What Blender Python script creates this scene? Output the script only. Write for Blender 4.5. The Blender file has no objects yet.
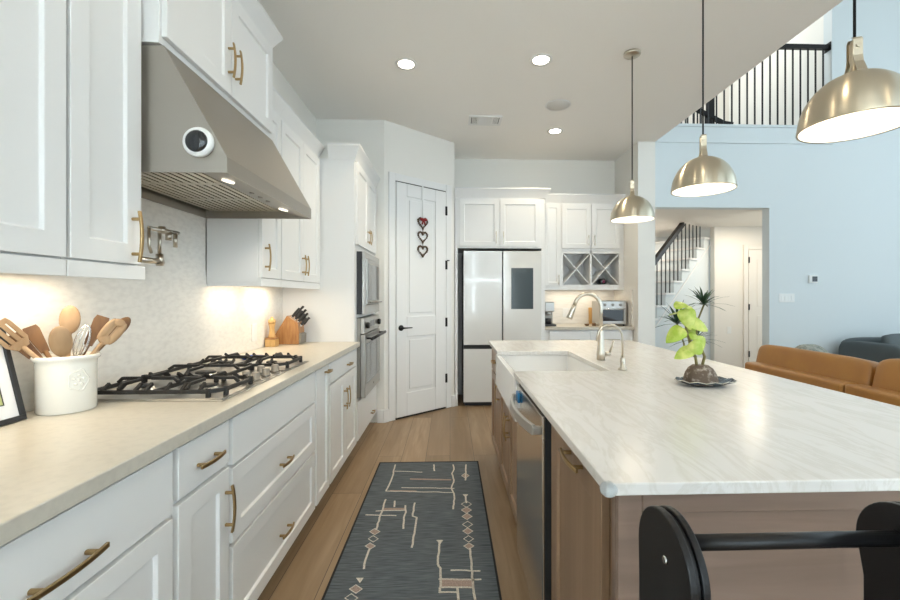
import bpy, bmesh, math, random
from mathutils import Vector, Matrix
random.seed(7)
S = bpy.context.scene
COL = S.collection
PI = math.pi

# ---------------------------------------------------------------- camera, world, light, exposure
cam_d = bpy.data.cameras.new('camera'); cam = bpy.data.objects.new('camera', cam_d); COL.objects.link(cam)
cam_d.sensor_width = 36.0; cam_d.lens = 17.0; cam_d.clip_start = 0.02
cam_d.shift_x = -15/900; cam_d.shift_y = -4/900
cam.location = (0, 0, 1.275)
cam.rotation_euler = (PI/2, 0, -math.atan(15/425))
S.camera = cam
S.view_settings.view_transform = 'Standard'; S.view_settings.look = 'None'
S.view_settings.exposure = 0.85; S.view_settings.gamma = 1.0
W = bpy.data.worlds.new('daylight'); S.world = W; W.use_nodes = True
wb = W.node_tree.nodes['Background']; wb.inputs[0].default_value = (0.74, 0.90, 1.0, 1); wb.inputs[1].default_value = 1.3

def area(name, loc, rot, sx, sy, watts, col):
    d = bpy.data.lights.new(name, 'AREA'); d.shape = 'RECTANGLE'; d.size = sx; d.size_y = sy
    d.energy = watts; d.color = col
    o = bpy.data.objects.new(name, d); COL.objects.link(o); o.location = loc; o.rotation_euler = rot
    return o
DAY = (0.62, 0.87, 1.0)
area('daylight_rear_window', (0.2, -3.35, 1.35), (PI/2, 0, PI), 3.0, 2.6, 385, (0.74, 0.89, 1.0))
area('daylight_rear_living', (5.4, -3.35, 2.7), (PI/2, 0, PI), 5.0, 4.4, 10, DAY)
area('daylight_side_window', (8.35, 1.2, 2.7), (PI/2, 0, PI/2), 7.0, 4.4, 14, DAY)

# ---------------------------------------------------------------- helpers
def tag(o, label=None, cat=None, group=None, kind=None):
    if label: o['label'] = label
    if cat: o['category'] = cat
    if group: o['group'] = group
    if kind: o['kind'] = kind
    return o

class MB:
    """collects shapes into one mesh"""
    def __init__(s): s.bm = bmesh.new(); s.mi = 0
    def face(s, vs, smooth=False):
        try:
            f = s.bm.faces.new(vs); f.material_index = s.mi; f.smooth = smooth; return f
        except ValueError: return None
    def box(s, x0, x1, y0, y1, z0, z1):
        v = [s.bm.verts.new(p) for p in ((x0,y0,z0),(x1,y0,z0),(x1,y1,z0),(x0,y1,z0),(x0,y0,z1),(x1,y0,z1),(x1,y1,z1),(x0,y1,z1))]
        for f in ((3,2,1,0),(4,5,6,7),(0,1,5,4),(1,2,6,5),(2,3,7,6),(3,0,4,7)): s.face([v[i] for i in f])
        return s
    def prism(s, poly, a0, a1, axis='y', smooth=False):
        def P(p, a):
            return (p[0],a,p[1]) if axis=='y' else (a,p[0],p[1]) if axis=='x' else (p[0],p[1],a)
        A = [s.bm.verts.new(P(p,a0)) for p in poly]; B = [s.bm.verts.new(P(p,a1)) for p in poly]
        n = len(poly)
        s.face(A[::-1]); s.face(B)
        for i in range(n): s.face([A[i],A[(i+1)%n],B[(i+1)%n],B[i]], smooth)
        return s
    def lathe(s, prof, c=(0,0,0), n=24, axis='z', smooth=True, cap=True, sc=(1,1)):
        rings = []
        for r, h in prof:
            ring = []
            for i in range(n):
                a = 2*PI*i/n; x, y = r*math.cos(a)*sc[0], r*math.sin(a)*sc[1]
                p = (x,y,h) if axis=='z' else (h,x,y) if axis=='x' else (x,h,y)
                ring.append(s.bm.verts.new((c[0]+p[0],c[1]+p[1],c[2]+p[2])))
            rings.append(ring)
        for a, b in zip(rings, rings[1:]):
            for i in range(n): s.face([a[i],a[(i+1)%n],b[(i+1)%n],b[i]], smooth)
        if cap: s.face(rings[0][::-1]); s.face(rings[-1])
        return s
    def cyl(s, c, r, h, axis='z', n=20, smooth=True):
        return s.lathe([(r,0),(r,h)], c, n, axis, smooth)
    def tube(s, pts, r, n=10, smooth=True, flat=None, cap=True):
        """round tube, or flat=(width along ref, thickness) rectangle with ref vector"""
        pts = [Vector(p) for p in pts]; rings = []
        ref = None
        for i, p in enumerate(pts):
            t = (pts[min(i+1,len(pts)-1)] - pts[max(i-1,0)]).normalized()
            if ref is None:
                ref = Vector((0,0,1)) if abs(t.z) < .9 else Vector((1,0,0))
            ref = (ref - t*ref.dot(t)).normalized(); b = t.cross(ref)
            rr = r[i] if isinstance(r,(list,tuple)) else r
            if flat: ring = [p+ref*(flat[0]*k)+b*(flat[1]*l) for k,l in ((-.5,-.5),(.5,-.5),(.5,.5),(-.5,.5))]
            else: ring = [p+ref*(rr*math.cos(2*PI*k/n))+b*(rr*math.sin(2*PI*k/n)) for k in range(n)]
            rings.append([s.bm.verts.new(q) for q in ring])
        m = len(rings[0])
        for a, b in zip(rings, rings[1:]):
            for i in range(m): s.face([a[i],a[(i+1)%m],b[(i+1)%m],b[i]], smooth and not flat)
        if cap: s.face(rings[0][::-1]); s.face(rings[-1])
        return s
    def ball(s, c, rx, ry, rz, n=16, m=10):
        prof = [(max(math.sin(PI*i/m),.001), -math.cos(PI*i/m)) for i in range(m+1)]
        rings = [[s.bm.verts.new((c[0]+rx*r*math.cos(2*PI*k/n), c[1]+ry*r*math.sin(2*PI*k/n), c[2]+rz*h)) for k in range(n)] for r,h in prof]
        for a, b in zip(rings, rings[1:]):
            for i in range(n): s.face([a[i],a[(i+1)%n],b[(i+1)%n],b[i]], True)
        s.face(rings[0][::-1]); s.face(rings[-1])
        return s
    def strip(s, pts, w, z):
        for a, b in zip(pts, pts[1:]):
            d = Vector((b[0]-a[0], b[1]-a[1])); L = d.length
            if L < 1e-6: continue
            d /= L; nrm = Vector((-d.y, d.x))*w/2; e = d*w*.3
            q = [(a[0]-e.x+nrm.x,a[1]-e.y+nrm.y),(a[0]-e.x-nrm.x,a[1]-e.y-nrm.y),(b[0]+e.x-nrm.x,b[1]+e.y-nrm.y),(b[0]+e.x+nrm.x,b[1]+e.y+nrm.y)]
            s.face([s.bm.verts.new((x,y,z)) for x,y in q])
        return s
    def poly(s, pts, z):
        s.face([s.bm.verts.new((x,y,z)) for x,y in pts]); return s
    def xf(s, M, v0=0):
        s.bm.verts.ensure_lookup_table()
        for v in s.bm.verts[v0:]: v.co = M @ v.co
        return s
    def n(s): return len(s.bm.verts)
    def build(s, name, mats, parent=None, bevel=0, seg=2, recalc=True, sub=0, loc=None, rotz=None):
        if recalc: bmesh.ops.recalc_face_normals(s.bm, faces=s.bm.faces)
        me = bpy.data.meshes.new(name); s.bm.to_mesh(me); s.bm.free()
        for m in (mats if isinstance(mats,(list,tuple)) else [mats]): me.materials.append(m)
        o = bpy.data.objects.new(name, me); COL.objects.link(o)
        if parent: o.parent = parent
        if loc: o.location = loc
        if rotz is not None: o.rotation_euler.z = rotz
        if bevel:
            b = o.modifiers.new('bevel','BEVEL'); b.width = bevel; b.segments = seg; b.limit_method = 'ANGLE'; b.angle_limit = math.radians(40)
            b.harden_normals = False
        if sub:
            m = o.modifiers.new('subdivision','SUBSURF'); m.levels = sub; m.render_levels = sub
        return o

def box(x0,x1,y0,y1,z0,z1): return MB().box(x0,x1,y0,y1,z0,z1)
def empty(name, loc, rot=0, label=None, cat=None, group=None):
    o = bpy.data.objects.new(name, None); COL.objects.link(o); o.location = loc; o.rotation_euler = (0,0,rot)
    o.empty_display_size = .1
    return tag(o, label, cat, group)
def struct(o): o['kind'] = 'structure'; return o
def copy_tree(o, parent=None):
    c = o.copy(); COL.objects.link(c)
    if parent: c.parent = parent
    for ch in list(o.children): copy_tree(ch, c)
    return c

# ---------------------------------------------------------------- materials
def mat(name, col, rough=.5, metal=0, spec=.5, noise=None, bump=None, emit=None, coat=0, trans=0, alpha=1, rnoise=None):
    """noise=(scale xyz, second colour, contrast lo, hi); bump=(scale xyz, strength)"""
    m = bpy.data.materials.new(name); m.use_nodes = True
    T = m.node_tree; N = T.nodes; B = N['Principled BSDF']
    B.inputs['Base Color'].default_value = (*col,1); B.inputs['Roughness'].default_value = rough
    B.inputs['Metallic'].default_value = metal; B.inputs['Specular IOR Level'].default_value = spec
    B.inputs['Coat Weight'].default_value = coat; B.inputs['Transmission Weight'].default_value = trans
    if emit:
        B.inputs['Emission Color'].default_value = (*emit[0],1); B.inputs['Emission Strength'].default_value = emit[1]
    tc = N.new('ShaderNodeTexCoord')
    def noisef(scale, detail=4):
        mp = N.new('ShaderNodeMapping'); mp.inputs['Scale'].default_value = scale
        T.links.new(tc.outputs['Object'], mp.inputs[0])
        n = N.new('ShaderNodeTexNoise'); n.inputs['Scale'].default_value = 1; n.inputs['Detail'].default_value = detail
        T.links.new(mp.outputs[0], n.inputs[0]); return n
    if noise:
        n = noisef(noise[0], 6); r = N.new('ShaderNodeMapRange'); r.inputs[1].default_value = noise[2]; r.inputs[2].default_value = noise[3]
        T.links.new(n.outputs[0], r.inputs[0])
        mx = N.new('ShaderNodeMix'); mx.data_type = 'RGBA'
        mx.inputs[6].default_value = (*col,1); mx.inputs[7].default_value = (*noise[1],1)
        T.links.new(r.outputs[0], mx.inputs[0]); T.links.new(mx.outputs[2], B.inputs['Base Color'])
    if rnoise:
        n = noisef(rnoise[0], 3); r = N.new('ShaderNodeMapRange'); r.inputs[3].default_value = rnoise[1]; r.inputs[4].default_value = rnoise[2]
        T.links.new(n.outputs[0], r.inputs[0]); T.links.new(r.outputs[0], B.inputs['Roughness'])
    if bump:
        n = noisef(bump[0], 4); b = N.new('ShaderNodeBump'); b.inputs['Strength'].default_value = bump[1]; b.inputs['Distance'].default_value = .002
        T.links.new(n.outputs[0], b.inputs['Height']); T.links.new(b.outputs[0], B.inputs['Normal'])
    return m

M = {}
M['cab'] = mat('white_cabinet_paint', (.82,.815,.80), .38, bump=((60,60,60),.03))
M['wall'] = mat('wall_paint', (.84,.82,.77), .75, bump=((90,90,90),.08))
M['ceil'] = mat('ceiling_paint', (.93,.91,.87), .85, bump=((70,70,70),.15))
M['living'] = mat('daylight_tinted_wall_paint', (.69,.735,.745), .75, bump=((90,90,90),.08))  # blue cast of the daylight is put into this paint colour
M['trim'] = mat('trim_paint', (.82,.815,.80), .4)
M['cream'] = mat('cream_quartz', (.58,.54,.46), .3, noise=((45,45,45),(.51,.475,.405),.45,.8))
M['splash'] = mat('backsplash_stone', (.84,.81,.755), .28, noise=((9,26,60),(.74,.71,.66),.42,.75))
M['steel'] = mat('brushed_steel', (.50,.485,.46), .3, 1, rnoise=((3,3,160),.27,.33))
M['hood_steel'] = mat('hood_steel', (.42,.39,.345), .38, 1)
M['steel_dark'] = mat('dark_steel', (.30,.28,.25), .4, 1)
M['dw_steel'] = mat('dishwasher_steel', (.66,.62,.56), .2, 1)
M['filter'] = mat('baffle_filter_steel', (.70,.63,.52), .34, 1)
M['brass'] = mat('champagne_bronze', (.42,.29,.14), .3, 1)
M['nickel'] = mat('brushed_nickel', (.58,.53,.45), .28, 1)
M['pend'] = mat('brushed_pendant_brass', (.60,.53,.41), .30, 1)
def spun(m):
    T = m.node_tree; B = T.nodes['Principled BSDF']; tg = T.nodes.new('ShaderNodeTangent'); tg.direction_type = 'RADIAL'; tg.axis = 'Z'
    B.inputs['Anisotropic'].default_value = .85; B.inputs['Anisotropic Rotation'].default_value = .25
    T.links.new(tg.outputs[0], B.inputs['Tangent'])
spun(M['pend'])
M['chrome'] = mat('chrome', (.75,.75,.74), .1, 1)
M['black'] = mat('black_enamel', (.018,.018,.02), .38)
M['blackm'] = mat('black_metal', (.007,.007,.008), .36, spec=.35)
M['iron'] = mat('cast_iron', (.016,.015,.014), .5, bump=((200,200,200),.2))
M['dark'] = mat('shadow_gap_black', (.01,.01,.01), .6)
M['bglass'] = mat('black_glass', (.012,.014,.017), .06, spec=.6)
M['oglass'] = mat('oven_glass', (.16,.17,.17), .08, spec=.7)
M['ftop'] = mat('white_fridge_glass', (.72,.715,.69), .1, coat=.4)
M['screen'] = mat('grey_screen', (.055,.075,.085), .12)
M['ceram'] = mat('white_ceramic', (.84,.82,.76), .15, coat=.3)
M['sink'] = mat('fireclay_white', (.86,.85,.83), .12, coat=.3)
M['woodlt'] = mat('light_spoon_wood', (.40,.265,.15), .55, noise=((30,30,6),(.30,.18,.09),.4,.7))
M['wooddk'] = mat('dark_spoon_wood', (.20,.10,.038), .5, noise=((40,40,8),(.11,.05,.02),.4,.7))
M['beech'] = mat('acacia_block', (.40,.20,.075), .4, noise=((60,60,10),(.28,.12,.04),.4,.7))
M['pine'] = mat('pale_mill_wood', (.62,.38,.15), .4, noise=((50,50,8),(.52,.30,.10),.4,.7))
M['leather'] = mat('tan_leather', (.37,.175,.04), .42, noise=((5,5,5),(.33,.145,.036),.4,.7), bump=((14,14,14),.3))
M['fab_g'] = mat('charcoal_fabric', (.085,.10,.105), .9, bump=((160,160,160),.4))
M['fab_b'] = mat('grey_blanket', (.33,.34,.30), .95, noise=((40,40,40),(.17,.19,.18),.45,.65), bump=((90,90,90),.5))
M['plast'] = mat('white_plastic', (.82,.82,.80), .35)
M['leafl'] = mat('lime_leaf', (.30,.42,.035), .4, noise=((24,24,24),(.56,.60,.16),.42,.66))
M['leafd'] = mat('dark_palm_leaf', (.045,.10,.045), .45)
M['stem'] = mat('plant_stem', (.20,.17,.06), .6)
M['moss'] = mat('coconut_husk', (.12,.085,.06), .8, noise=((60,60,60),(.42,.37,.32),.5,.75), bump=((120,120,120),.8))
M['dish'] = mat('dark_glazed_dish', (.03,.045,.06), .12)
M['dishrim'] = mat('pale_glazed_rim', (.50,.46,.38), .25)
M['red'] = mat('red_bow', (.28,.015,.015), .6)
M['twig'] = mat('brown_bead', (.10,.06,.035), .6)
M['blue'] = mat('blue_glaze', (.02,.09,.42), .2)
M['bluep'] = mat('blue_plastic', (.02,.20,.46), .35)
M['emit'] = mat('lamp_disc', (1,1,1), .5, emit=((1,.93,.80), 9))
M['bulb'] = mat('bulb', (1,1,1), .5, emit=((1,.90,.74), 6))
M['hoodlamp'] = mat('hood_lamp', (.9,.9,.85), .3, emit=((1,.9,.75), .9))
M['shadein'] = mat('shade_white_inside', (.88,.86,.80), .5)
M['carpet'] = mat('pot_terracotta', (.30,.28,.26), .7)
M['paper'] = mat('mat_board', (.80,.80,.82), .6)
M['beige'] = mat('hall_beige', (.80,.76,.70), .8)
M['clear'] = mat('clear_rubber', (.85,.93,.98), .12, trans=.85)

def wood(name, c1, c2, c3, rough, plank=None, along='y', gs=(28,1.6)):
    m = bpy.data.materials.new(name); m.use_nodes = True; T = m.node_tree; N = T.nodes; B = N['Principled BSDF']
    tc = N.new('ShaderNodeTexCoord'); sep = N.new('ShaderNodeSeparateXYZ'); T.links.new(tc.outputs['Object'], sep.inputs[0])
    def mix(fac, a, b, mode='MIX'):
        x = N.new('ShaderNodeMix'); x.data_type = 'RGBA'; x.blend_type = mode
        if hasattr(fac,'type'): T.links.new(fac, x.inputs[0])
        else: x.inputs[0].default_value = fac
        for i, q in ((6,a),(7,b)):
            if isinstance(q, tuple): x.inputs[i].default_value = (*q,1)
            else: T.links.new(q, x.inputs[i])
        return x.outputs[2]
    mp = N.new('ShaderNodeMapping'); T.links.new(tc.outputs['Object'], mp.inputs[0])
    k = {'x':0,'y':1,'z':2}[along]; sc = [gs[0]]*3; sc[k] = gs[1]; mp.inputs['Scale'].default_value = sc
    vec = mp.outputs[0]
    if plank:
        cmb = N.new('ShaderNodeCombineXYZ'); T.links.new(sep.outputs[1], cmb.inputs[0]); T.links.new(sep.outputs[0], cmb.inputs[1])
        br = N.new('ShaderNodeTexBrick'); T.links.new(cmb.outputs[0], br.inputs[0])
        br.inputs['Scale'].default_value = 1; br.inputs['Brick Width'].default_value = 1.7; br.inputs['Row Height'].default_value = plank
        br.inputs['Mortar Size'].default_value = .0016; br.inputs['Mortar Smooth'].default_value = .3; br.offset = .37; br.inputs['Bias'].default_value = 0
        br.inputs['Color1'].default_value = (0,0,0,1); br.inputs['Color2'].default_value = (1,1,1,1); br.inputs['Mortar'].default_value = (.5,.5,.5,1)
        add = N.new('ShaderNodeVectorMath'); add.operation = 'MULTIPLY_ADD'; T.links.new(br.outputs['Color'], add.inputs[0]); add.inputs[1].default_value = (37,37,37); T.links.new(vec, add.inputs[2]); vec = add.outputs[0]
    n1 = N.new('ShaderNodeTexNoise'); n1.inputs['Scale'].default_value = 1; n1.inputs['Detail'].default_value = 7; n1.inputs['Distortion'].default_value = .8
    T.links.new(vec, n1.inputs[0])
    r = N.new('ShaderNodeMapRange'); r.inputs[1].default_value = .32; r.inputs[2].default_value = .68; T.links.new(n1.outputs[0], r.inputs[0])
    n2 = N.new('ShaderNodeTexNoise'); n2.inputs['Scale'].default_value = .22; n2.inputs['Detail'].default_value = 3; T.links.new(vec, n2.inputs[0])
    r2 = N.new('ShaderNodeMapRange'); r2.inputs[1].default_value = .35; r2.inputs[2].default_value = .7; T.links.new(n2.outputs[0], r2.inputs[0])
    c = mix(r.outputs[0], c1, c2); c = mix(r2.outputs[0], c, c3)
    if plank:
        pr = N.new('ShaderNodeMapRange'); pr.inputs[3].default_value = .82; pr.inputs[4].default_value = 1.12; T.links.new(br.outputs['Color'], pr.inputs[0])
        cc = N.new('ShaderNodeCombineColor'); [T.links.new(pr.outputs[0], cc.inputs[i]) for i in range(3)]
        c = mix(1.0, c, cc.outputs[0], 'MULTIPLY'); c = mix(br.outputs['Fac'], c, (.05,.03,.02))
    T.links.new(c, B.inputs['Base Color']); B.inputs['Roughness'].default_value = rough
    bp = N.new('ShaderNodeBump'); bp.inputs['Strength'].default_value = .12; bp.inputs['Distance'].default_value = .002
    T.links.new(n1.outputs[0], bp.inputs['Height']); T.links.new(bp.outputs[0], B.inputs['Normal'])
    return m
M['floor'] = wood('oak_plank_floor', (.285,.185,.10), (.40,.28,.168), (.25,.165,.092), .40, plank=.19, gs=(26,1.7))
M['island'] = wood('stained_island_wood', (.25,.157,.092), (.34,.22,.135), (.225,.14,.082), .38, along='z', gs=(40,2.2))
M['island_end'] = wood('stained_end_panel_wood', (.20,.135,.10), (.25,.175,.135), (.16,.108,.08), .4, along='x', gs=(30,2.0))

def veined(name, base, vein, rough):
    m = bpy.data.materials.new(name); m.use_nodes = True; T = m.node_tree; N = T.nodes; B = N['Principled BSDF']
    tc = N.new('ShaderNodeTexCoord'); mp = N.new('ShaderNodeMapping'); mp.inputs['Rotation'].default_value = (0,0,math.radians(-52)); mp.inputs['Scale'].default_value = (9,1.6,5)
    T.links.new(tc.outputs['Object'], mp.inputs[0])
    n = N.new('ShaderNodeTexNoise'); n.inputs['Scale'].default_value = 1.3; n.inputs['Detail'].default_value = 9; n.inputs['Distortion'].default_value = 1.6; n.inputs['Roughness'].default_value = .62
    T.links.new(mp.outputs[0], n.inputs[0])
    r = N.new('ShaderNodeValToRGB'); e = r.color_ramp.elements
    e[0].position = .44; e[0].color = (0,0,0,1); e[1].position = .5; e[1].color = (1,1,1,1); q = r.color_ramp.elements.new(.57); q.color = (.1,.1,.1,1)
    T.links.new(n.outputs[0], r.inputs[0])
    x = N.new('ShaderNodeMix'); x.data_type = 'RGBA'; x.inputs[6].default_value = (*base,1); x.inputs[7].default_value = (*vein,1)
    mu = N.new('ShaderNodeMath'); mu.operation = 'MULTIPLY'; mu.inputs[1].default_value = .55; T.links.new(r.outputs[0], mu.inputs[0]); T.links.new(mu.outputs[0], x.inputs[0])
    T.links.new(x.outputs[2], B.inputs['Base Color']); B.inputs['Roughness'].default_value = rough; B.inputs['Coat Weight'].default_value = 0
    return m
M['quartz'] = veined('veined_white_quartz', (.72,.70,.675), (.60,.57,.52), .2)

def rug_mat():
    m = mat('charcoal_woven_rug', (.060,.075,.088), .95, noise=((10,150,1),(.160,.182,.198),.36,.74), bump=((140,420,1),.6))
    return m
M['rug'] = rug_mat()
M['rugc'] = mat('cream_rug_yarn', (.80,.75,.66), .95, noise=((160,160,1),(.38,.35,.31),.35,.7))
M['rugp'] = mat('blush_rug_yarn', (.45,.34,.29), .95, noise=((160,160,1),(.24,.18,.16),.35,.7))
M['rugb'] = mat('black_rug_binding', (.015,.015,.017), .9)
def picture_mat():
    m = bpy.data.materials.new('picture_print'); m.use_nodes = True; T = m.node_tree; N = T.nodes; B = N['Principled BSDF']
    tc = N.new('ShaderNodeTexCoord'); sp = N.new('ShaderNodeSeparateXYZ'); T.links.new(tc.outputs['Generated'], sp.inputs[0])
    r = N.new('ShaderNodeValToRGB'); e = r.color_ramp.elements; e[0].color = (.42,.45,.20,1); e[0].position = .1; e[1].color = (.14,.34,.44,1); e[1].position = .75
    T.links.new(sp.outputs[2], r.inputs[0]); T.links.new(r.outputs[0], B.inputs['Base Color']); B.inputs['Roughness'].default_value = .3
    return m
M['print'] = picture_mat()

# ---------------------------------------------------------------- the setting
struct(box(-1.5,8.7,-3.6,9.0,-.06,0).build('floor', M['floor']))
struct(box(-1.5,2.36,-3.6,5.62,3.05,3.2).build('ceiling', M['ceil']))
struct(box(-1.46,-1.34,-3.6,5.62,0,3.05).build('wall_left', M['wall']))
b = MB(); b.box(-1.34,-1.315,-.3,3.387,.9145,1.40); b.box(-1.34,-1.315,1.462,2.335,1.40,2.10)
struct(b.build('wall_backsplash', M['splash']))
struct(MB().prism([(-1.34,4.315),(-.663,4.315),(.052,4.93),(.052,5.5),(-.06,5.5),(-.06,4.98),(-.70,4.43),(-1.34,4.43)], 0, 3.05, 'z').build('wall_pantry', M['wall']))
struct(box(.052,2.16,5.5,5.62,0,3.05).build('wall_back', M['wall']))
struct(box(2.16,2.36,4.81,5.62,0,3.05).build('wall_alcove', M['wall']))
b = MB(); b.box(2.36,4.24,5.5,5.63,2.445,3.505); b.box(4.24,5.10,5.5,5.63,0,3.505); b.box(5.10,8.7,5.5,5.63,0,6.2)
struct(b.build('wall_living', M['living']))
struct(box(2.30,2.36,-3.6,5.5,3.2,6.2).build('wall_upper_kitchen', M['living']))
b = MB(); b.box(2.36,5.10,5.482,5.5,3.295,3.505); b.box(2.36,5.10,5.47,5.65,3.505,3.54)
struct(b.build('trim_1', M['living'], bevel=.004))
struct(box(2.30,8.7,-3.6,9.0,6.2,6.3).build('ceiling_living', M['ceil']))
struct(box(2.30,5.05,5.63,8.2,3.34,3.50).build('floor_upper', M['carpet']))
struct(box(2.20,5.15,7.6,7.7,3.5,6.2).build('wall_upper_hall', M['beige']))
struct(box(5.10,5.15,5.63,7.6,3.505,6.2).build('wall_upper_return', M['wall']))
struct(box(2.30,6.0,5.63,8.9,2.445,2.5).build('ceiling_hall', M['beige']))
struct(box(2.36,6.0,8.3,8.4,0,2.445).build('wall_hall', M['beige']))
struct(box(4.45,6.0,7.0,7.12,0,2.445).build('wall_hall_right', M['beige']))
struct(box(2.26,2.36,5.62,8.4,0,2.445).build('wall_hall_left', M['beige']))
# rear and side walls with tall windows, behind the camera
b = MB(); b.box(-1.5,-1.3,-3.6,-3.48,0,3.05); b.box(-1.3,1.7,-3.6,-3.48,0,.04); b.box(-1.3,1.7,-3.6,-3.48,2.65,3.2); b.box(1.7,2.9,-3.6,-3.48,0,6.2); b.box(2.9,7.9,-3.6,-3.48,0,.4); b.box(2.9,7.9,-3.6,-3.48,5,6.2); b.box(7.9,8.7,-3.6,-3.48,0,6.2)
struct(b.build('wall_rear', M['wall']))
b = MB(); b.box(8.6,8.7,-3.48,-2.3,0,6.2); b.box(8.6,8.7,-2.3,4.7,0,.4); b.box(8.6,8.7,-2.3,4.7,5,6.2); b.box(8.6,8.7,4.7,5.63,0,6.2)
struct(b.build('wall_right', M['living']))
b = MB()
for x in (-1.27,-.27,.73,1.67): b.box(x-.03,x+.03,-3.57,-3.51,.04,2.65)
b.box(-1.3,1.7,-3.57,-3.51,1.75,1.81)
struct(b.build('window_1', M['trim']))
b = MB()
for x in (2.93,4.6,6.2,7.87): b.box(x-.03,x+.03,-3.57,-3.51,.4,5)
b.box(2.9,7.9,-3.57,-3.51,2.5,2.6)
struct(b.build('window_2', M['trim']))
b = MB()
for y in (-2.27,0,2.4,4.67): b.box(8.62,8.68,y-.03,y+.03,.4,5)
b.box(8.62,8.68,-2.3,4.7,2.5,2.6)
struct(b.build('window_3', M['trim']))

# pantry door in the angled wall
PA = math.atan2(4.93-4.315, .052+.663)
def angled(o): o.location = (-.663,4.315,0); o.rotation_euler.z = PA; return o
d = MB(); d.box(.132,.798,-.010,-.001,.02,2.452)
xs = (.132,.262,.646,.798)
for x0,x1 in ((xs[0],xs[1]),(xs[2],xs[3])): d.box(x0,x1,-.022,-.010,.02,2.452)
for z0,z1 in ((.02,.262),(.848,1.062),(2.318,2.452)): d.box(xs[1],xs[2],-.022,-.010,z0,z1)
for z0,z1 in ((.262,.848),(1.062,2.318)): d.box(xs[1]+.035,xs[2]-.035,-.019,-.010,z0+.035,z1-.035)
door = angled(struct(d.build('door_1', M['trim'], bevel=.005)))
box(.128,.802,-.0145,-.0011,2.4535,2.4615).build('gap_shade_strip', M['dark'], door)  # black strips stand in for the shadow lines above and below the door
box(.132,.798,-.0145,-.0011,.001,.0185).build('gap_shade_strip', M['dark'], door)
h = MB(); h.lathe([(.030,-.022),(.030,-.032),(.024,-.036),(.012,-.038),(.012,-.062)], (.185,0,.944), 20, 'y'); h.tube([(.185,-.062,.944),(.215,-.066,.944),(.30,-.062,.944)], [.010,.008,.006], 10)
h.build('door_handle', M['blackm'], door)
for z in (.346,.98,1.626,2.238):
    h = MB(); h.cyl((.803,-.026,z-.05), .009, .10, 'z', 10); h.box(.785,.80,-.026,-.021,z-.05,z+.05)
    if z == 1.626: h.tube([(.803,-.03,z+.05),(.825,-.05,z+.05)], .006, 8)
    h.build('hinge', M['blackm'], door)
t = MB(); t.box(.045,.126,-.016,-.001,0,2.54); t.box(.806,.887,-.016,-.001,0,2.54); t.box(.126,.806,-.012,-.001,2.462,2.54)
angled(struct(t.build('trim_2', M['trim'], bevel=.006)))
t = MB(); t.box(-.02,.044,-.022,-.001,0,.13); t.box(.888,.94,-.022,-.001,0,.13)
angled(struct(t.build('baseboard_pantry', M['trim'], bevel=.004)))
struct(box(-.735,-.67,4.293,4.314,0,.13).build('baseboard_left', M['trim'], bevel=.004))
b = MB(); b.box(4.24,8.6,5.482,5.499,0,.13)
struct(b.build('baseboard_living', M['trim'], bevel=.004))

# ---------------------------------------------------------------- cabinet kit (local: x along the front, -y outward)
def pull(parent, cx, cz, L, vert=False, y=-.02, m='brass', bow=.008):
    b = MB(); n = 9; pts = []
    for i in range(n):
        t = -1+2*i/(n-1); o = y-.022-bow*(1-t*t)
        pts.append((cx, o, cz+t*L/2) if vert else (cx+t*L/2, o, cz))
    b.tube(pts, 0, flat=(.011,.007) if not vert else (.011,.007))
    for t in (-.68,.68):
        q = (cx, y+.0005, cz+t*L/2) if vert else (cx+t*L/2, y+.0005, cz)
        b.cyl(q, .0055, -(.022+bow*(1-t*t)), 'y', 10)
    return b.build('handle', M[m], parent, bevel=.0015)

def front(root, x0, x1, z0, z1, name='door', m='cab', shaker=True, rail=.058, hnd=None, hm='brass', T=.02):
    b = MB()
    if not shaker: b.box(x0,x1,-T,-.0008,z0,z1)
    else:
        V = b.bm.verts.new
        def ring(i, y): return [V((x0+i,y,z0+i)),V((x1-i,y,z0+i)),V((x1-i,y,z1-i)),V((x0+i,y,z1-i))]
        R = [ring(0,-.0008), ring(0,-T), ring(rail,-T), ring(rail+.004,-T+.010)]
        for a, c in zip(R, R[1:]):
            for i in range(4): b.face([a[i],a[(i+1)%4],c[(i+1)%4],c[i]])
        b.face(R[-1]); b.face(R[0][::-1])
    o = b.build(name, M[m], root, bevel=.0018)
    if hnd:
        for hh in (hnd if isinstance(hnd, list) else [hnd]):
            pull(o, hh[1], hh[2], hh[3], hh[0]=='v', -T, hm)
    return o

def crown(root, x0, x1, z0, z1, depth, left=True, right=True, out=.05, m='cab', ret=None):
    """crown moulding along the front with returns on open ends"""
    b = MB(); h = z1-z0; depth = ret or depth
    prof = [(0,0),(.008,0),(.012,.012),(out*.55,h*.45),(out*.95,h*.82),(out,h*.84),(out,h)]
    def path(o): 
        return [(x0-(o if left else 0), depth), (x0-(o if left else 0), -o), (x1+(o if right else 0), -o), (x1+(o if right else 0), depth)]
    rows = [[b.bm.verts.new((p[0],p[1],z0+z)) for p in path(o)] for o, z in prof]
    for a, c in zip(rows, rows[1:]):
        for i in range(3): b.face([a[i],a[i+1],c[i+1],c[i]])
    b.face([rows[-1][i] for i in range(4)]); b.face([rows[0][i] for i in (3,2,1,0)])
    b.face([r[0] for r in rows] ); b.face([r[3] for r in rows][::-1])
    return b.build('crown_moulding', M[m], root)

LX = -.755   # carcass front of the left base run (door faces at -.735)
R90 = PI/2
def base(name, label, y0, y1, cat='cabinet', grp='white base cabinets under the left counter'):
    r = empty(name, (LX, y0, 0), R90, label, cat)
    w = y1-y0
    b = MB(); b.box(.001,w-.001,0,.555,.10,.876); b.box(.001,w-.001,.065,.555,0,.10)
    b.build('body', M['cab'], r)
    return r, w
g = .012
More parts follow.
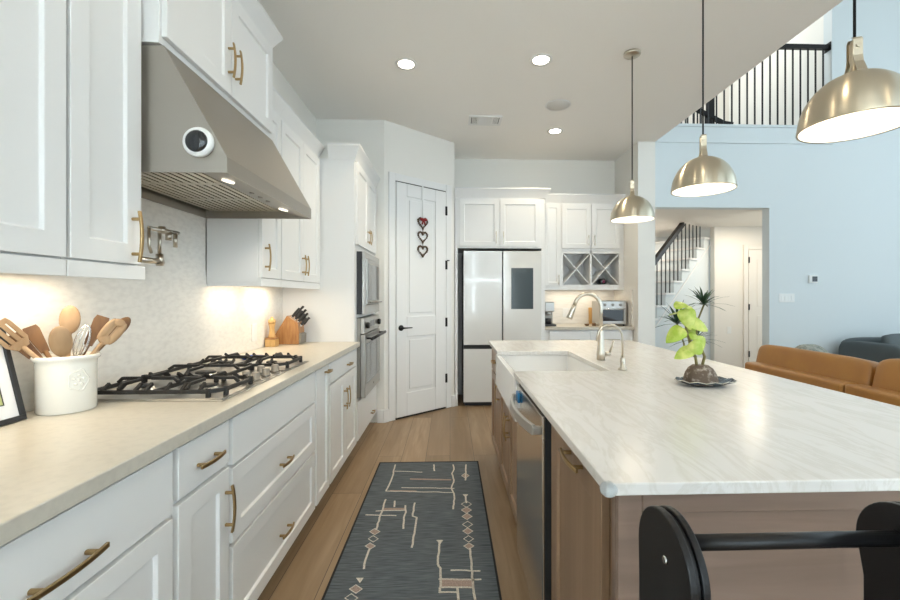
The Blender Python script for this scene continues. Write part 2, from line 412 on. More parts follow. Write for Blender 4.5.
# nearest cabinet: wide drawer over two doors
r, w = base('base_cabinet', 'nearest white base cabinet under the cream counter, wide drawer over two doors', .25, 1.167)
front(r, g, w-g, .697, .862, 'drawer', shaker=False, hnd=('h', .578, .757, .17))
front(r, g, w/2-.002, .115, .685, hnd=('v', w/2-.04, .56, .16)); front(r, w/2+.002, w-g, .115, .685, hnd=('v', w/2+.04, .56, .16))
r, w = base('base_cabinet', 'narrow white base cabinet with one small drawer over one door, left of the cooktop drawers', 1.167, 1.454)
front(r, g, w-g, .720, .862, 'drawer', shaker=False, hnd=('h', w/2, .782, .13))
front(r, g, w-g, .115, .706, hnd=('v', w-.035, .578, .155))
r, w = base('drawer_cabinet', 'wide white drawer cabinet beneath the cooktop with a plain panel and two deep drawers', 1.454, 2.36)
front(r, g, w-g, .702, .862, 'false_panel', shaker=False)
front(r, g, w-g, .436, .690, 'drawer', hnd=('h', w/2, .545, .125))
front(r, g, w-g, .115, .424, 'drawer', hnd=('h', w/2, .238, .125))
r, w = base('pullout_cabinet', 'slim white pull-out cabinet with one horizontal bronze pull, right of the cooktop drawers', 2.36, 2.632)
front(r, g, w-g, .115, .862, hnd=('h', w/2+.06, .828, .10), rail=.05)
r, w = base('base_cabinet', 'white base cabinet with drawer over two doors beside the tall oven cabinet', 2.632, 3.387)
front(r, g, w-g, .735, .862, 'drawer', shaker=False, hnd=('h', w*.62, .785, .115))
front(r, g, w/2-.002, .115, .722, hnd=('v', w/2-.035, .565, .15)); front(r, w/2+.002, w-g, .115, .722, hnd=('v', w/2+.035, .565, .15))

tag(box(-1.3145,-.71,-.3,3.386,.8775,.914).build('countertop', M['cream'], bevel=.003), 'long cream quartz countertop along the left wall under the cooktop', 'countertop')

# tall oven cabinet
r = empty('oven_cabinet', (LX,3.389,0), R90, 'tall white cabinet holding the microwave and wall oven', 'cabinet'); w = .918
b = MB(); b.box(0,w,0,.583,.10,.44); b.box(0,.08,0,.583,.44,2.36); b.box(w-.08,w,0,.583,.44,2.36); b.box(.08,w-.08,0,.583,1.64,2.36); b.box(.08,w-.08,0,.583,1.098,1.122); b.box(.08,w-.08,.5,.583,.44,1.64); b.box(0,w,.06,.583,0,.10)
b.build('body', M['cab'], r)
front(r, .03, w/2-.002, 1.69, 2.345, hnd=('v', w/2-.035, 1.80, .13)); front(r, w/2+.002, w-.03, 1.69, 2.345, hnd=('v', w/2+.035, 1.80, .13))
front(r, .03, w-.03, .115, .425, 'drawer', shaker=False, hnd=('h', w*.68, .19, .12))
crown(r, 0, w, 2.355, 2.465, .583, True, False, ret=.20)

# microwave and wall oven in that cabinet
r = empty('microwave', (LX,3.389,0), R90, 'built-in steel microwave above the wall oven', 'microwave')
box(.075,w-.075,-.040,.45,1.126,1.636).build('body', M['black'], r)
fr = MB(); fr.box(.085,w-0.1250,-0.0620,-0.0415,1.126,1.20); fr.box(.085,w-0.1250,-0.0620,-0.0415,1.59,1.636); fr.box(.085,.16,-0.0620,-0.0415,1.20,1.59); fr.box(w-.16,w-0.1250,-0.0620,-0.0415,1.20,1.59)
fr.build('trim_frame', M['steel'], r, bevel=.002)
dr = box(.165,w-.165,-0.0700,-0.0415,1.205,1.585).build('door', M['steel'], r, bevel=.003)
box(.20,w-.33,-0.0725,-0.0701,1.24,1.55).build('window', M['oglass'], dr, bevel=.002)
box(w-.30,w-.18,-0.0725,-0.0701,1.24,1.55).build('control_panel', M['bglass'], dr, bevel=.002)
b = MB(); b.tube([(.22,-0.1020,1.222),(w-.22,-0.1020,1.222)], .007, 10)
for x in (.26,w-.26): b.cyl((x,-0.0700,1.222), .005, -.032, 'y', 8)
b.build('handle', M['steel_dark'], dr)

r = empty('oven', (LX,3.389,0), R90, 'stainless wall oven below the microwave with a dark bar handle', 'oven')
box(.08,w-.08,-.030,.48,.446,1.094).build('body', M['steel_dark'], r)
pn = box(.085,w-0.1150,-0.0600,-0.0315,.968,1.094).build('control_panel', M['steel'], r, bevel=.003)
for x in (.18,w-.18):
    MB().lathe([(.026,-0.0600),(.026,-0.0800),(.021,-0.0860)], (x,0,1.03), 18, 'y').build('knob', M['blackm'], pn)
box(w/2-0.1000,w/2+.07,-0.0625,-0.0601,1.01,1.06).build('display', M['bglass'], pn)
dr = box(.085,w-0.1150,-0.0680,-0.0315,.448,.960).build('door', M['steel'], r, bevel=.003)
box(.13,w-.13,-0.0705,-0.0681,.55,.885).build('window', M['oglass'], dr, bevel=.002)
MB().lathe([(.011,-0.0680),(.011,-0.0710)], (w/2,0,.50), 12, 'y').build('badge', M['steel_dark'], dr)
b = MB(); b.tube([(.10,-0.1180,.925),(w-.10,-0.1180,.925)], .013, 12)
for x in (.15,w-.15): b.cyl((x,-0.0675,.925), .009, -.048, 'y', 8)
b.build('handle', M['blackm'], dr)

# ---------------------------------------------------------------- wall cabinets on the left
UX = -1.04
def upper(name, label, y0, y1, z0, z1, x=UX, dep=.273, rail=True):
    r = empty(name, (x,y0,0), R90, label, 'cabinet'); w = y1-y0
    box(.001,w-.001,0,dep,z0,z1).build('body', M['cab'], r, bevel=.001)
    return r, w
r, w = upper('upper_cabinet', 'white wall cabinet at the left edge of the view above the picture frame', .70, 1.172, 1.345, 2.36)
front(r, .005, w-.004, 1.378, 2.345, rail=.062, hnd=('v', .04, 1.47, .17))
box(.001,w-.001,-.017,-.0009,1.328,1.3725).build('light_rail', M['cab'], r, bevel=.002)
crown(r, 0, w, 2.355, 2.45, .25, True, False)
r, w = upper('upper_cabinet', 'narrow white wall cabinet between the left edge cabinet and the steel hood', 1.174, 1.455, 1.345, 2.36)
front(r, .006, w-.012, 1.378, 2.345, rail=.062, hnd=('v', w-.052, 1.466, .165))
box(.001,w+.010,-.017,-.0009,1.328,1.3725).build('light_rail', M['cab'], r, bevel=.002)
crown(r, 0, w, 2.355, 2.45, .25, False, False)
r, w = upper('upper_cabinet', 'deep raised white cabinet with two doors directly above the steel hood', 1.458, 2.338, 2.126, 2.62, -.975, .338)
front(r, .012, w/2-.002, 2.15, 2.605, hnd=('v', w/2-.03, 2.292, .15)); front(r, w/2+.002, w-.012, 2.15, 2.605, hnd=('v', w/2+.03, 2.292, .15))
crown(r, 0, w, 2.615, 2.705, .335, True, True)
r, w = upper('upper_cabinet', 'narrow white wall cabinet with one door just right of the hood', 2.340, 2.612, 1.345, 2.36)
front(r, .006, w-.004, 1.375, 2.345, rail=.055, hnd=('v', .045, 1.488, .15))
b = MB(); b.box(0,w,-.017,-.0009,1.328,1.3725); b.box(-.0,.018,-.0009,.273,1.328,1.3445); b.build('light_rail', M['cab'], r, bevel=.002)
crown(r, 0, w, 2.355, 2.45, .25, False, False)
r, w = upper('upper_cabinet', 'white two-door wall cabinet beside the tall oven cabinet, above the knife block', 2.614, 3.387, 1.345, 2.36)
front(r, .004, w/2-.002, 1.375, 2.345, hnd=('v', w/2-.03, 1.487, .14)); front(r, w/2+.002, w-.02, 1.375, 2.345, hnd=('v', w/2+.03, 1.487, .14))
box(0,w,-.017,-.0009,1.328,1.3725).build('light_rail', M['cab'], r, bevel=.002)
crown(r, 0, w, 2.355, 2.45, .25, False, False)
# warm lamps under the wall cabinets
WARM = (1.0,.84,.62)
for y, e in ((.90,.6),(1.30,.7),(2.50,.65),(2.95,.95)):
    area('under_cabinet_lamp', (-1.20,y,1.342), (0,0,0), .05, .30, e, WARM)

# ---------------------------------------------------------------- range hood
r = empty('range_hood', (-1.31,1.462,1.692), 0, 'wide stainless range hood over the cooktop', 'range hood')
hx, hw, hz = .558, .870, .424
prof = [(.0,.0),(hx,.0),(hx,.053),(.350,hz),(.0,hz)]
b = MB()
for y0,y1 in ((0,.008),(hw-.008,hw)): b.prism(prof, y0, y1, 'y')
b.prism([(hx,0),(hx,.053),(.350,hz),(.342,hz),(hx-.008,.053),(hx-.008,0)], .008, hw-.008, 'y')
b.box(0,.345,.008,hw-.008,hz-.008,hz); b.box(0,.006,.008,hw-.008,.0,hz-.008)
b.build('canopy', M['hood_steel'], r)
lp = MB().prism([(hx-.012,.002),(hx-.012,.010),(.40,.044),(.40,.036)], .010, hw-.010, 'y').build('light_panel', M['hood_steel'], r)
for y in (.17,.70):
    v = MB(); v.lathe([(.022,0),(.022,-.006)], (0,0,0), 18); M_ = Matrix.Translation((.475,y,.0175)) @ Matrix.Rotation(math.atan2(.034,.146),4,'Y'); v.xf(M_)
    v.build('lamp_lens', M['hoodlamp'], lp)
for y in (.36,.44,.52): MB().lathe([(.010,.012),(.010,.018)], (0,0,0), 10).xf(Matrix.Translation((.475,y,.0025))).build('button', M['steel_dark'], lp)
for k in range(3):
    y0 = .012+k*(hw-.024)/3; y1 = y0+(hw-.024)/3-.004
    b = MB(); b.mi = 1; b.box(.03,.398,y0,y1,.052,.058); b.mi = 0
    n = 12
    for i in range(n):
        xx = .044+i*(.340)/(n-1); b.box(xx-.0105,xx+.0105,y0+.012,y1-.012,.036,.0519)
    b.box(.03,.398,y0,y0+.0118,.036,.0519); b.box(.03,.398,y1-.0118,y1,.036,.0519)
    b.build('filter', [M['filter'],M['dark']], r)
b = MB(); b.box(.008,.028,.012,hw-.012,.044,.058); b.build('rear_channel', M['dark'], r)
for y in (1.63,2.16):
    d = bpy.data.lights.new('hood_light','SPOT'); d.energy = 1.8; d.color = (1,.88,.70); d.spot_size = math.radians(140); d.spot_blend = .5; d.shadow_soft_size = .03
    lo = bpy.data.objects.new('hood_light', d); COL.objects.link(lo); lo.location = (-.835,y,1.69)
# round gadget on the hood's near side
gd = empty('round_camera', (-.842,1.4618,1.790), 0, 'round white gadget with a dark glass face stuck on the hood end', 'gadget')
MB().lathe([(.044,0),(.050,-.003),(.050,-.011),(.047,-.017),(.037,-.020)], (0,0,0), 32, 'y').build('body', M['plast'], gd)
MB().lathe([(.037,-.0195),(.036,-.022),(.029,-.027),(.015,-.030),(.003,-.031)], (0,0,0), 32, 'y').build('lens', M['bglass'], gd)

# ---------------------------------------------------------------- pot filler on the backsplash
pf = empty('pot_filler', (-1.315,1.73,1.42), 0, 'folded nickel pot filler tap on the backsplash under the hood', 'tap')
b = MB(); b.lathe([(.030,0),(.030,.008),(.014,.012),(.014,.09)], (0.0005,0,0), 20, 'x'); b.build('wall_flange', M['nickel'], pf)
b = MB(); b.tube([(.09,-.012,0),(.09,.125,0)], .012, 12); b.cyl((.09,.108,-.018), .014, .05, 'z', 14); b.cyl((.09,.108,.032), .007, .10, 'z', 10); b.build('lower_arm', M['nickel'], pf)
b = MB(); b.tube([(.10,.03,.13),(.10,.215,.135)], .0085, 10); b.cyl((.10,.108,.118), .013, .03, 'z', 14); b.tube([(.10,.03,.13),(.10,.03,.06),(.10,.045,.03)], .006, 8)
b.build('upper_arm', M['nickel'], pf)
b = MB(); b.tube([(.10,.195,.13),(.10,.195,.07)], .009, 10); b.tube([(.10,.15,.13),(.10,.15,.095)], .012, 10); b.build('spout', M['nickel'], pf)

# outlet on the backsplash
o = empty('electrical_outlet', (-1.315,2.90,1.03), 0, 'white outlet plate on the backsplash left of the pepper mill', 'outlet')
box(.0003,.006,-.036,.036,-.058,.058).build('cover_plate', M['plast'], o, bevel=.002)
b = MB(); b.box(.0061,.0085,-.016,.016,.008,.040); b.box(.0061,.0085,-.016,.016,-.040,-.008); b.build('socket', M['plast'], o, bevel=.001)

# ---------------------------------------------------------------- gas cooktop
ck = empty('gas_cooktop', (-1.272,1.483,.9145), 0, 'five-burner steel gas cooktop with black iron grates in the cream counter', 'cooktop')
CW, CD = .496, .881
b = MB(); b.box(0,CW,0,CD,0,.004); b.prism([(.012,.012),(CW-.012,.012),(CW-.012,CD-.012),(.012,CD-.012)], .004, .007, 'z')
b.build('steel_tray', M['steel'], ck, bevel=.0015)
def burner(x, y, r):
    b = MB(); b.lathe([(r*1.35,.007),(r*1.3,.010),(r*1.0,.012),(r*.95,.020),(.004,.020)], (x,y,0), 24)
    o = b.build('burner', M['steel'], ck)
    MB().lathe([(r*.86,.0205),(r*.86,.026),(r*.7,.029),(.004,.029)], (x,y,0), 24).build('burner_cap', M['iron'], o)
for x,y,r in ((.36,.155,.034),(.13,.155,.028),(.19,.44,.048),(.36,.725,.030),(.13,.725,.038)): burner(x,y,r)
def grate(x0,x1,y0,y1,centres,ch):
    b = MB(); z0, z1 = .022, .036; t = .011
    out = [(x0,y0),(x1-ch,y0),(x1,y0+ch),(x1,y1-ch),(x1-ch,y1),(x0,y1)]
    pts = [(p[0],p[1],(z0+z1)/2) for p in out]
    for p, q in zip(pts, pts[1:]+pts[:1]): b.tube([p,q], 0, flat=(z1-z0,t))
    for p in pts: b.box(p[0]-.007,p[0]+.007,p[1]-.007,p[1]+.007,.0075,z1+.004)
    xm = (x0+x1)/2
    for cx, cy in centres:
        for k in range(4):
            a = PI/2*k; dx, dy = math.cos(a), math.sin(a)
            ex = (x1 if dx>.5 else x0 if dx<-.5 else cx); ey = (y1 if dy>.5 else y0 if dy<-.5 else cy)
            if len(centres)==2 and abs(dx)>.5 and ((dx>0)==(cx<xm)): ex = xm
            b.tube([(ex,ey,.036),(ex*.85+cx*.15,ey*.85+cy*.15,.052),(cx+dx*.022,cy+dy*.022,.052)], 0, flat=(.012,.010))
    if len(centres)==2:
        b.tube([(xm,y0,.03),(xm,y1,.03)], 0, flat=(.014,.011))
        n = 3
        for yy in (y0,y1):
            for xx in (x0+.045,x0+.10,x0+.155,xm-.03,xm+.035,xm+.09,x1-.07): b.tube([(xx,yy,.032),(xx,yy*.75+(y0+y1)*.125,.052)], 0, flat=(.012,.010))
    return b.build('grate', M['iron'], ck, bevel=.0015)
grate(.03,CW-.022,.022,.288,[(.36,.155),(.13,.155)],.04)
grate(.03,.335,.293,.588,[(.19,.44)],.02)
grate(.03,CW-.022,.593,.859,[(.36,.725),(.13,.725)],.04)
for i,(x,y) in enumerate(((.452,.34),(.40,.37),(.452,.44),(.40,.51),(.452,.54))):
    MB().lathe([(.022,.0072),(.022,.012),(.017,.014),(.016,.036),(.013,.039),(.003,.039)], (x,y,0), 18).build('knob', M['steel_dark'], ck)
sr = empty('spoon_rest', (-1.13,2.47,.9145), 0, 'small blue-rimmed dish on the counter behind the cooktop', 'dish')
MB().lathe([(.004,.0),(.045,.0),(.062,.014),(.066,.018),(.060,.017),(.044,.004),(.004,.003)], (0,0,0), 28, sc=(1.15,.8)).build('dish', M['blue'], sr)

# ---------------------------------------------------------------- crock and utensils
cr = empty('utensil_crock', (-1.214,1.392,.9145), 0, 'white ceramic crock with a raised crest, full of wooden utensils', 'crock')
MB().lathe([(.004,0),(.070,0),(.073,.004),(.0735,.145),(.0745,.158),(.081,.163),(.083,.170),(.080,.176),(.073,.174),(.069,.160),(.067,.012),(.004,.010)], (0,0,0), 48).build('body', M['ceram'], cr)
b = MB()   # crest on the outside, facing the room
ca = math.radians(-28)
def on_crock(a, z, r=.0742): return Vector((r*math.cos(ca+a), r*math.sin(ca+a), z))
rim = [on_crock(.34*math.cos(t)*(1+.10*math.cos(5*t)), .100+.031*math.sin(t)*(1+.10*math.cos(5*t))) for t in [2*PI*i/40 for i in range(41)]]
b.tube(rim, .0028, 6, cap=False)
for k in range(5): b.ball(on_crock(.17*math.cos(2*PI*k/5+.3), .100+.015*math.sin(2*PI*k/5+.3)), .0045,.0045,.0045, 8, 6)
b.ball(on_crock(0,.100), .005,.005,.005, 8, 6)
b.build('crest', M['ceram'], cr)
CC = Vector((-1.214,1.392,0))
def utensil(name, label, foot, head, kind, wd, ln, m, face=(.75,-.66,.1)):
    foot, head = Vector(foot)+CC+Vector((0,0,.932)), Vector(head)
    wd *= 1.2; ln *= 1.2
    ax = (head-foot); L = ax.length; ax.normalize()
    f = Vector(face); f = (f-ax*f.dot(ax)).normalized(); sx = f.cross(ax)
    M_ = Matrix(((sx.x,f.x,ax.x,0),(sx.y,f.y,ax.y,0),(sx.z,f.z,ax.z,0),(0,0,0,1)))
    hb = MB(); hb.tube([(0,0,0),(0,0,(L-ln)*.5),(0,0,L-ln*.45)], [.0055,.005,.0065], 10); hb.xf(M_)
    r = empty(name, foot, 0, label, 'utensil', 'wooden utensils in the crock')
    hb.build('handle', m, r)
    b = MB()
    if kind == 'spoon': b.ball((0,.002,L), wd/2, .009, ln/2, 20, 12)
    elif kind == 'slotted':
        for s in (-1,1): b.ball((s*wd*.30,.002,L), wd*.21, .006, ln*.44, 12, 10)
        b.ball((0,.002,L+ln*.36), wd*.32,.006,ln*.14, 12, 8); b.ball((0,.002,L-ln*.34), wd*.34,.006,ln*.17, 12, 8)
        for x in (-.07,.07): b.box(wd*x-.0025,wd*x+.0025,-.002,.004,L-ln*.3,L+ln*.3)
    elif kind == 'spatula':
        b.prism([(-wd*.28,L-ln/2),(wd*.28,L-ln/2),(wd/2,L+ln*.35),(wd*.42,L+ln/2),(-wd*.42,L+ln/2),(-wd/2,L+ln*.35)], -.003, .003, 'y')
    elif kind == 'turner':
        for k in range(4):
            x = -wd/2+wd*(k+.5)/4; b.box(x-wd*.09,x+wd*.09,-.003,.003,L-ln*.25,L+ln*.35)
        b.prism([(-wd*.25,L-ln/2),(wd*.25,L-ln/2),(wd*.47,L-ln*.25),(-wd*.47,L-ln*.25)], -.003,.003,'y'); b.prism([(-wd*.47,L+ln*.35),(wd*.47,L+ln*.35),(wd*.42,L+ln*.5),(-wd*.42,L+ln*.5)], -.003,.003,'y')
    elif kind == 'whisk':
        for k in range(5):
            a = PI*k/5; pts = [(math.cos(a)*wd/2*math.sin(t), math.sin(a)*wd/2*math.sin(t), L-ln/2*math.cos(t)*1.0) for t in [PI*i/10-0 for i in range(1,11)]]
            pts2 = [(-p[0],-p[1],p[2]) for p in pts[::-1]]
            b.tube([(0,0,L-ln/2)]+pts, .0013, 5); b.tube(pts2+[(0,0,L-ln/2)], .0013, 5)
    b.xf(M_); b.build('head', m, r, bevel=.001 if kind in('spatula','turner') else 0)
    return r
def place(name, label, q, dd, z, kind, wd, ln, m):
    """q: how far it leans across the crock, dd: how far back"""
    p, d = Vector((.72,.69,0)), Vector((-.69,.72,0))
    ft, hd = p*(-.42*q)+d*(-.4*dd), CC+p*q+d*dd
    return utensil(name, label, ft, (hd.x,hd.y,z), kind, wd, ln, m, (.69,-.72,.25))
place('slotted_turner', 'pale slotted wooden turner leaning furthest left out of the crock', -.124, -.050, 1.160, 'turner', .052, .080, M['woodlt'])
place('wooden_spatula', 'brown wooden spatula leaning left beneath the slotted turner', -.092, .006, 1.118, 'spatula', .036, .085, M['wooddk'])
place('wooden_spatula', 'short dark spatula just right of the slotted turner in the crock', -.066, .028, 1.140, 'spatula', .032, .075, M['wooddk'])
place('wooden_spoon', 'tallest pale wooden spoon standing in the crock', .008, .03, 1.198, 'spoon', .044, .078, M['woodlt'])
place('wooden_spoon', 'pale wooden spoon in front of the tallest spoon in the crock', -.016, -.035, 1.135, 'spoon', .046, .084, M['woodlt'])
place('whisk', 'thin wire whisk between the pale spoons and the slotted spoon', .034, -.012, 1.130, 'whisk', .030, .09, M['chrome'])
place('wooden_spatula', 'flat brown wooden scraper leaning right beside the whisk', .070, .014, 1.160, 'spatula', .034, .085, M['wooddk'])
place('slotted_spoon', 'wooden spoon with three slots leaning right out of the crock', .108, -.03, 1.158, 'slotted', .046, .078, M['woodlt'])
place('wooden_spoon', 'dark wooden spoon furthest right, behind the slotted spoon', .134, .034, 1.165, 'spoon', .034, .075, M['wooddk'])

# framed picture leaning on the backsplash
pf2 = empty('picture_frame', (-1.243,1.288,.9155), 0, 'black framed picture leaning on the backsplash left of the crock', 'picture frame')
fw, fh = .24, .295
def lean(mb): return mb.xf(Matrix.Rotation(-math.atan2(.069,.287),4,'Y'))
b = MB()
for y0,y1,z0,z1 in ((-fw,0,0,.014),(-fw,0,fh-.014,fh),(-fw,-fw+.014,.014,fh-.014),(-.014,0,.014,fh-.014)): b.box(-.008,.008,y0,y1,z0,z1)
lean(b).build('frame', M['black'], pf2, bevel=.001)
lean(box(-.004,.002,-fw+.0145,-.0145,.0145,fh-.0145)).build('mat_board', M['paper'], pf2)
b = MB(); b.box(.0025,.004,-fw+.052,-.052,.055,fh-.055); lean(b).build('picture', M['print'], pf2)
b = MB()
for y0,y1,z0,z1 in ((-fw+.050,-.050,.052,.055),(-fw+.050,-.050,fh-.055,fh-.052),(-fw+.049,-fw+.052,.052,fh-.052),(-.052,-.049,.052,fh-.052)): b.box(.0025,.0045,y0,y1,z0,z1)
lean(b).build('inner_border', M['black'], pf2)

# pepper mill on its block, knife block and knives
wbx = empty('wooden_stand', (-1.272,3.085,.9145), 0, 'small square wooden stand under the pepper mill', 'stand')
box(-.036,.036,-.036,.036,0,.052).build('block', M['pine'], wbx, bevel=.004)
box(-.0365,.0365,-.0365,.0365,.0523,.062).build('lid', M['beech'], wbx, bevel=.002)
pm = empty('pepper_mill', (-1.272,3.085,.9770), 0, 'turned pale wooden pepper mill on a square stand', 'pepper mill')
MB().lathe([(.003,0),(.025,0),(.026,.01),(.020,.03),(.017,.06),(.019,.085),(.024,.098),(.003,.098)], (0,0,0), 24).build('body', M['pine'], pm)
MB().lathe([(.003,.0985),(.022,.0985),(.026,.112),(.024,.128),(.012,.135),(.009,.146),(.003,.149)], (0,0,0), 24).build('cap', M['pine'], pm)
kb = empty('knife_block', (-1.20,3.20,.9145), 0, 'wedge-shaped brown wooden knife block full of black knives', 'knife block')
prof = [(-.105,0),(.075,0),(.078,.10),(.070,.160),(-.012,.215),(-.105,.062)]
MB().prism(prof, 0, .12, 'y').build('block', M['beech'], kb, bevel=.004)
b = MB(); b.prism([(.0755,0.004),(.092,.004),(.094,.075),(.0785,.085)], .004, .116, 'y'); b.build('front_panel', M['steel_dark'], kb, bevel=.002)
kd = Vector((.62,0,.78)).normalized()
kl = [('topmost knife of the front pair rising from the block', .008,.194,.035,.098),('topmost knife at the back, tallest handle in the block', .008,.194,.09,.115),
      ('upper middle knife in the front of the knife block', .034,.176,.03,.095),('upper middle knife at the back of the knife block', .034,.176,.088,.105),
      ('lower middle knife in the front of the knife block', .058,.160,.028,.085),('lower middle knife at the back of the knife block', .058,.160,.085,.09),
      ('lowest knife in the front of the knife block', .076,.135,.03,.078),('lowest knife at the back of the knife block', .076,.135,.085,.08)]
for lab, x, z, y, L in kl:
    p = Vector((-1.20+x,3.20+y,.9145+z)); r = empty('kitchen_knife', p, 0, 'black-handled '+lab, 'knife', 'knives in the knife block')
    ang = math.atan2(kd.x, kd.z)
    b = MB(); b.prism([(-.009,.014),(.009,.014),(.010,L*.4),(.008,L*.75),(.011,L),(-.006,L),(-.009,L*.6)], -.007, .007, 'y'); b.xf(Matrix.Rotation(ang,4,'Y')).build('handle', M['black'], r, bevel=.003)
    b = MB(); b.box(-.009,.009,-.006,.006,.002,.0138); b.xf(Matrix.Rotation(ang,4,'Y')).build('bolster', M['chrome'], r)

# heart garland on the pantry door
hg = empty('heart_garland', (0,0,0), 0, 'garland of three small brown hearts with a red bow on the pantry door', 'ornament'); angled(hg)
b = MB(); b.tube([(.462,-.030,2.11),(.462,-.030,2.40),(.462,-.030,2.456)], .004, 6); b.box(.452,.472,-.032,-.024,2.30,2.457); b.build('ribbon', M['plast'], hg)
def heart(cz, s, m):
    b = MB()
    for i in range(26):
        t = 2*PI*i/26; x = 16*math.sin(t)**3/17; z = (13*math.cos(t)-5*math.cos(2*t)-2*math.cos(3*t)-math.cos(4*t))/17
        rr = .0105*(.85+.3*random.random()); b.ball((.462+x*s,-.032,cz+z*s), rr,rr,rr, 8, 6)
    return b.build('heart', m, hg)
for cz in (2.065,1.915,1.765): heart(cz, .066, M['twig'])
b = MB()
for s in (-1,1): b.ball((.462+s*.026,-.046,2.098), .024,.014,.017, 10, 8); b.tube([(.462,-.046,2.095),(.462+s*.02,-.046,2.045)], [.006,.010], 6)
b.ball((.462,-.05,2.096), .011,.011,.011, 8, 6); b.build('bow', M['red'], hg)
b = MB(); b.tube([(.462,-.032,2.02),(.462,-.032,1.945)], .004, 6); b.tube([(.462,-.032,1.86),(.462,-.032,1.80)], .004, 6); b.build('link', M['twig'], hg)

# ---------------------------------------------------------------- refrigerator and its cabinet
fr = empty('refrigerator', (.606,4.88,0), 0, 'white glass four-door refrigerator with a dark screen', 'refrigerator')
b = MB(); b.box(-.452,.452,.062,.60,.02,1.79); b.box(-.43,.43,.07,.55,0,.02); b.build('body', M['black'], fr)
for x0,x1,z0,z1 in ((-.450,-.007,.712,1.794),(.007,.450,.712,1.794),(-.450,-.007,.053,.664),(.007,.450,.053,.664)):
    d = box(x0,x1,0,.058,z0,z1).build('door', M['ftop'], fr, bevel=.004)
    if x0 > 0 and z0 > .5: box(.100,.355,-.0025,-.0002,1.125,1.598).build('screen', M['screen'], d, bevel=.001)
b = MB(); b.box(-.449,.449,.02,.061,.666,.710); b.build('handle_recess', M['dark'], fr)
fc = empty('fridge_cabinet', (.058,4.925,0), 0, 'white cabinet with two doors and side panels built around the refrigerator', 'cabinet'); w = 1.05
box(.0,w,0,.57,1.83,2.42).build('body', M['cab'], fc)
for x0,x1 in ((0,.030),(1.008,w)): box(x0,x1,0,.57,0,1.829).build('side_panel', M['cab'], fc)
front(fc, .05, .513, 1.848, 2.395, hnd=('v', .475, 1.95, .14), hm='nickel'); front(fc, .521, .99, 1.848, 2.395, hnd=('v', .559, 1.95, .14), hm='nickel')
crown(fc, 0, w, 2.415, 2.525, .57, False, True, .055, ret=.20)

# alcove right of the refrigerator
r = empty('upper_cabinet', (1.112,5.20,0), 0, 'tall narrow white wall cabinet between the refrigerator and the wine rack', 'cabinet'); w = .256
box(.001,w,0,.298,1.35,2.43).build('body', M['cab'], r); front(r, .055, w-.012, 1.40, 2.405, rail=.045, hnd=('v', w-.035, 1.475, .12), hm='nickel')
crown(r, 0, w, 2.425, 2.53, .298, False, False)
r = empty('wine_rack_cabinet', (1.370,5.20,0), 0, 'white two-door wall cabinet with a crossed wine rack below its doors', 'cabinet'); w = .786
b = MB(); b.box(0,w,0,.298,1.84,2.43); b.box(0,.025,0,.298,1.35,1.84); b.box(w-.06,w,0,.298,1.35,1.84); b.box(.025,w-.06,0,.298,1.35,1.415); b.box(.025,w-.06,.28,.298,1.415,1.84); b.box(.362,.384,0,.28,1.415,1.84); b.box(.025,w-.06,0,.02,1.80,1.84)
b.build('body', M['cab'], r, bevel=.001)
front(r, .008, .368, 1.862, 2.405, hnd=('v', .335, 1.96, .13), hm='nickel'); front(r, .376, w-.05, 1.862, 2.405, hnd=('v', .41, 1.96, .13), hm='nickel')
for x0,x1 in ((.027,.360),(.386,.724)):
    b = MB()
    for p,q in (((x0,1.418),(x1,1.798)),((x0,1.798),(x1,1.418))):
        d = Vector((q[0]-p[0],q[1]-p[1])).normalized(); n = Vector((-d.y,d.x))*.0045
        b.prism([(p[0]+n.x+d.x*.01,p[1]+n.y+d.y*.01),(p[0]-n.x+d.x*.01,p[1]-n.y+d.y*.01),(q[0]-n.x-d.x*.01,q[1]-n.y-d.y*.01),(q[0]+n.x-d.x*.01,q[1]+n.y-d.y*.01)], .004, .27, 'y')
    b.build('lattice', M['cab'], r)
crown(r, 0, w, 2.425, 2.53, .298, False, False)
wn = empty('wine_bottle', (1.908,5.215,1.456), 0, 'single dark wine bottle lying in the bottom of the wine rack', 'bottle')
MB().lathe([(.006,.0),(.033,.0),(.038,.004),(.038,.16),(.030,.19),(.014,.215),(.014,.255)], (0,0,0), 20, 'y').build('glass', M['bglass'], wn)
MB().lathe([(.003,-.0012),(.018,-.0012),(.018,-.0001)], (0,0,0), 16, 'y').build('base_mark', mat('plum_foil', (.20,.03,.09), .4), wn)

r = empty('base_cabinet', (1.108,4.945,0), 0, 'white base cabinet with two drawers and doors under the alcove counter', 'cabinet'); w = 1.05
b = MB(); b.box(.001,w-.001,0,.553,.10,.876); b.box(.001,w-.001,.06,.553,0,.10); b.build('body', M['cab'], r)
for x0,x1 in ((.055,.53),(.536,w-.05)):
    front(r, x0, x1, .70, .862, 'drawer', shaker=False, hnd=('h', (x0+x1)/2, .765, .22), hm='nickel'); front(r, x0, x1, .115, .69, hnd=('v', x1-.04 if x0<.3 else x0+.04, .58, .14), hm='nickel')
tag(box(1.108,2.158,4.905,5.486,.8775,.914).build('countertop', M['cream'], bevel=.003), 'short pale countertop in the alcove by the refrigerator', 'countertop')
struct(box(1.108,2.158,5.487,5.4995,.9145,1.349).build('wall_alcove_backsplash', M['splash']))
struct(box(2.145,2.1595,4.945,5.486,.9145,1.349).build('wall_alcove_side', M['splash']))
area('alcove_lamp', (1.62,5.34,1.346), (0,0,0), .75, .04, .9, WARM)

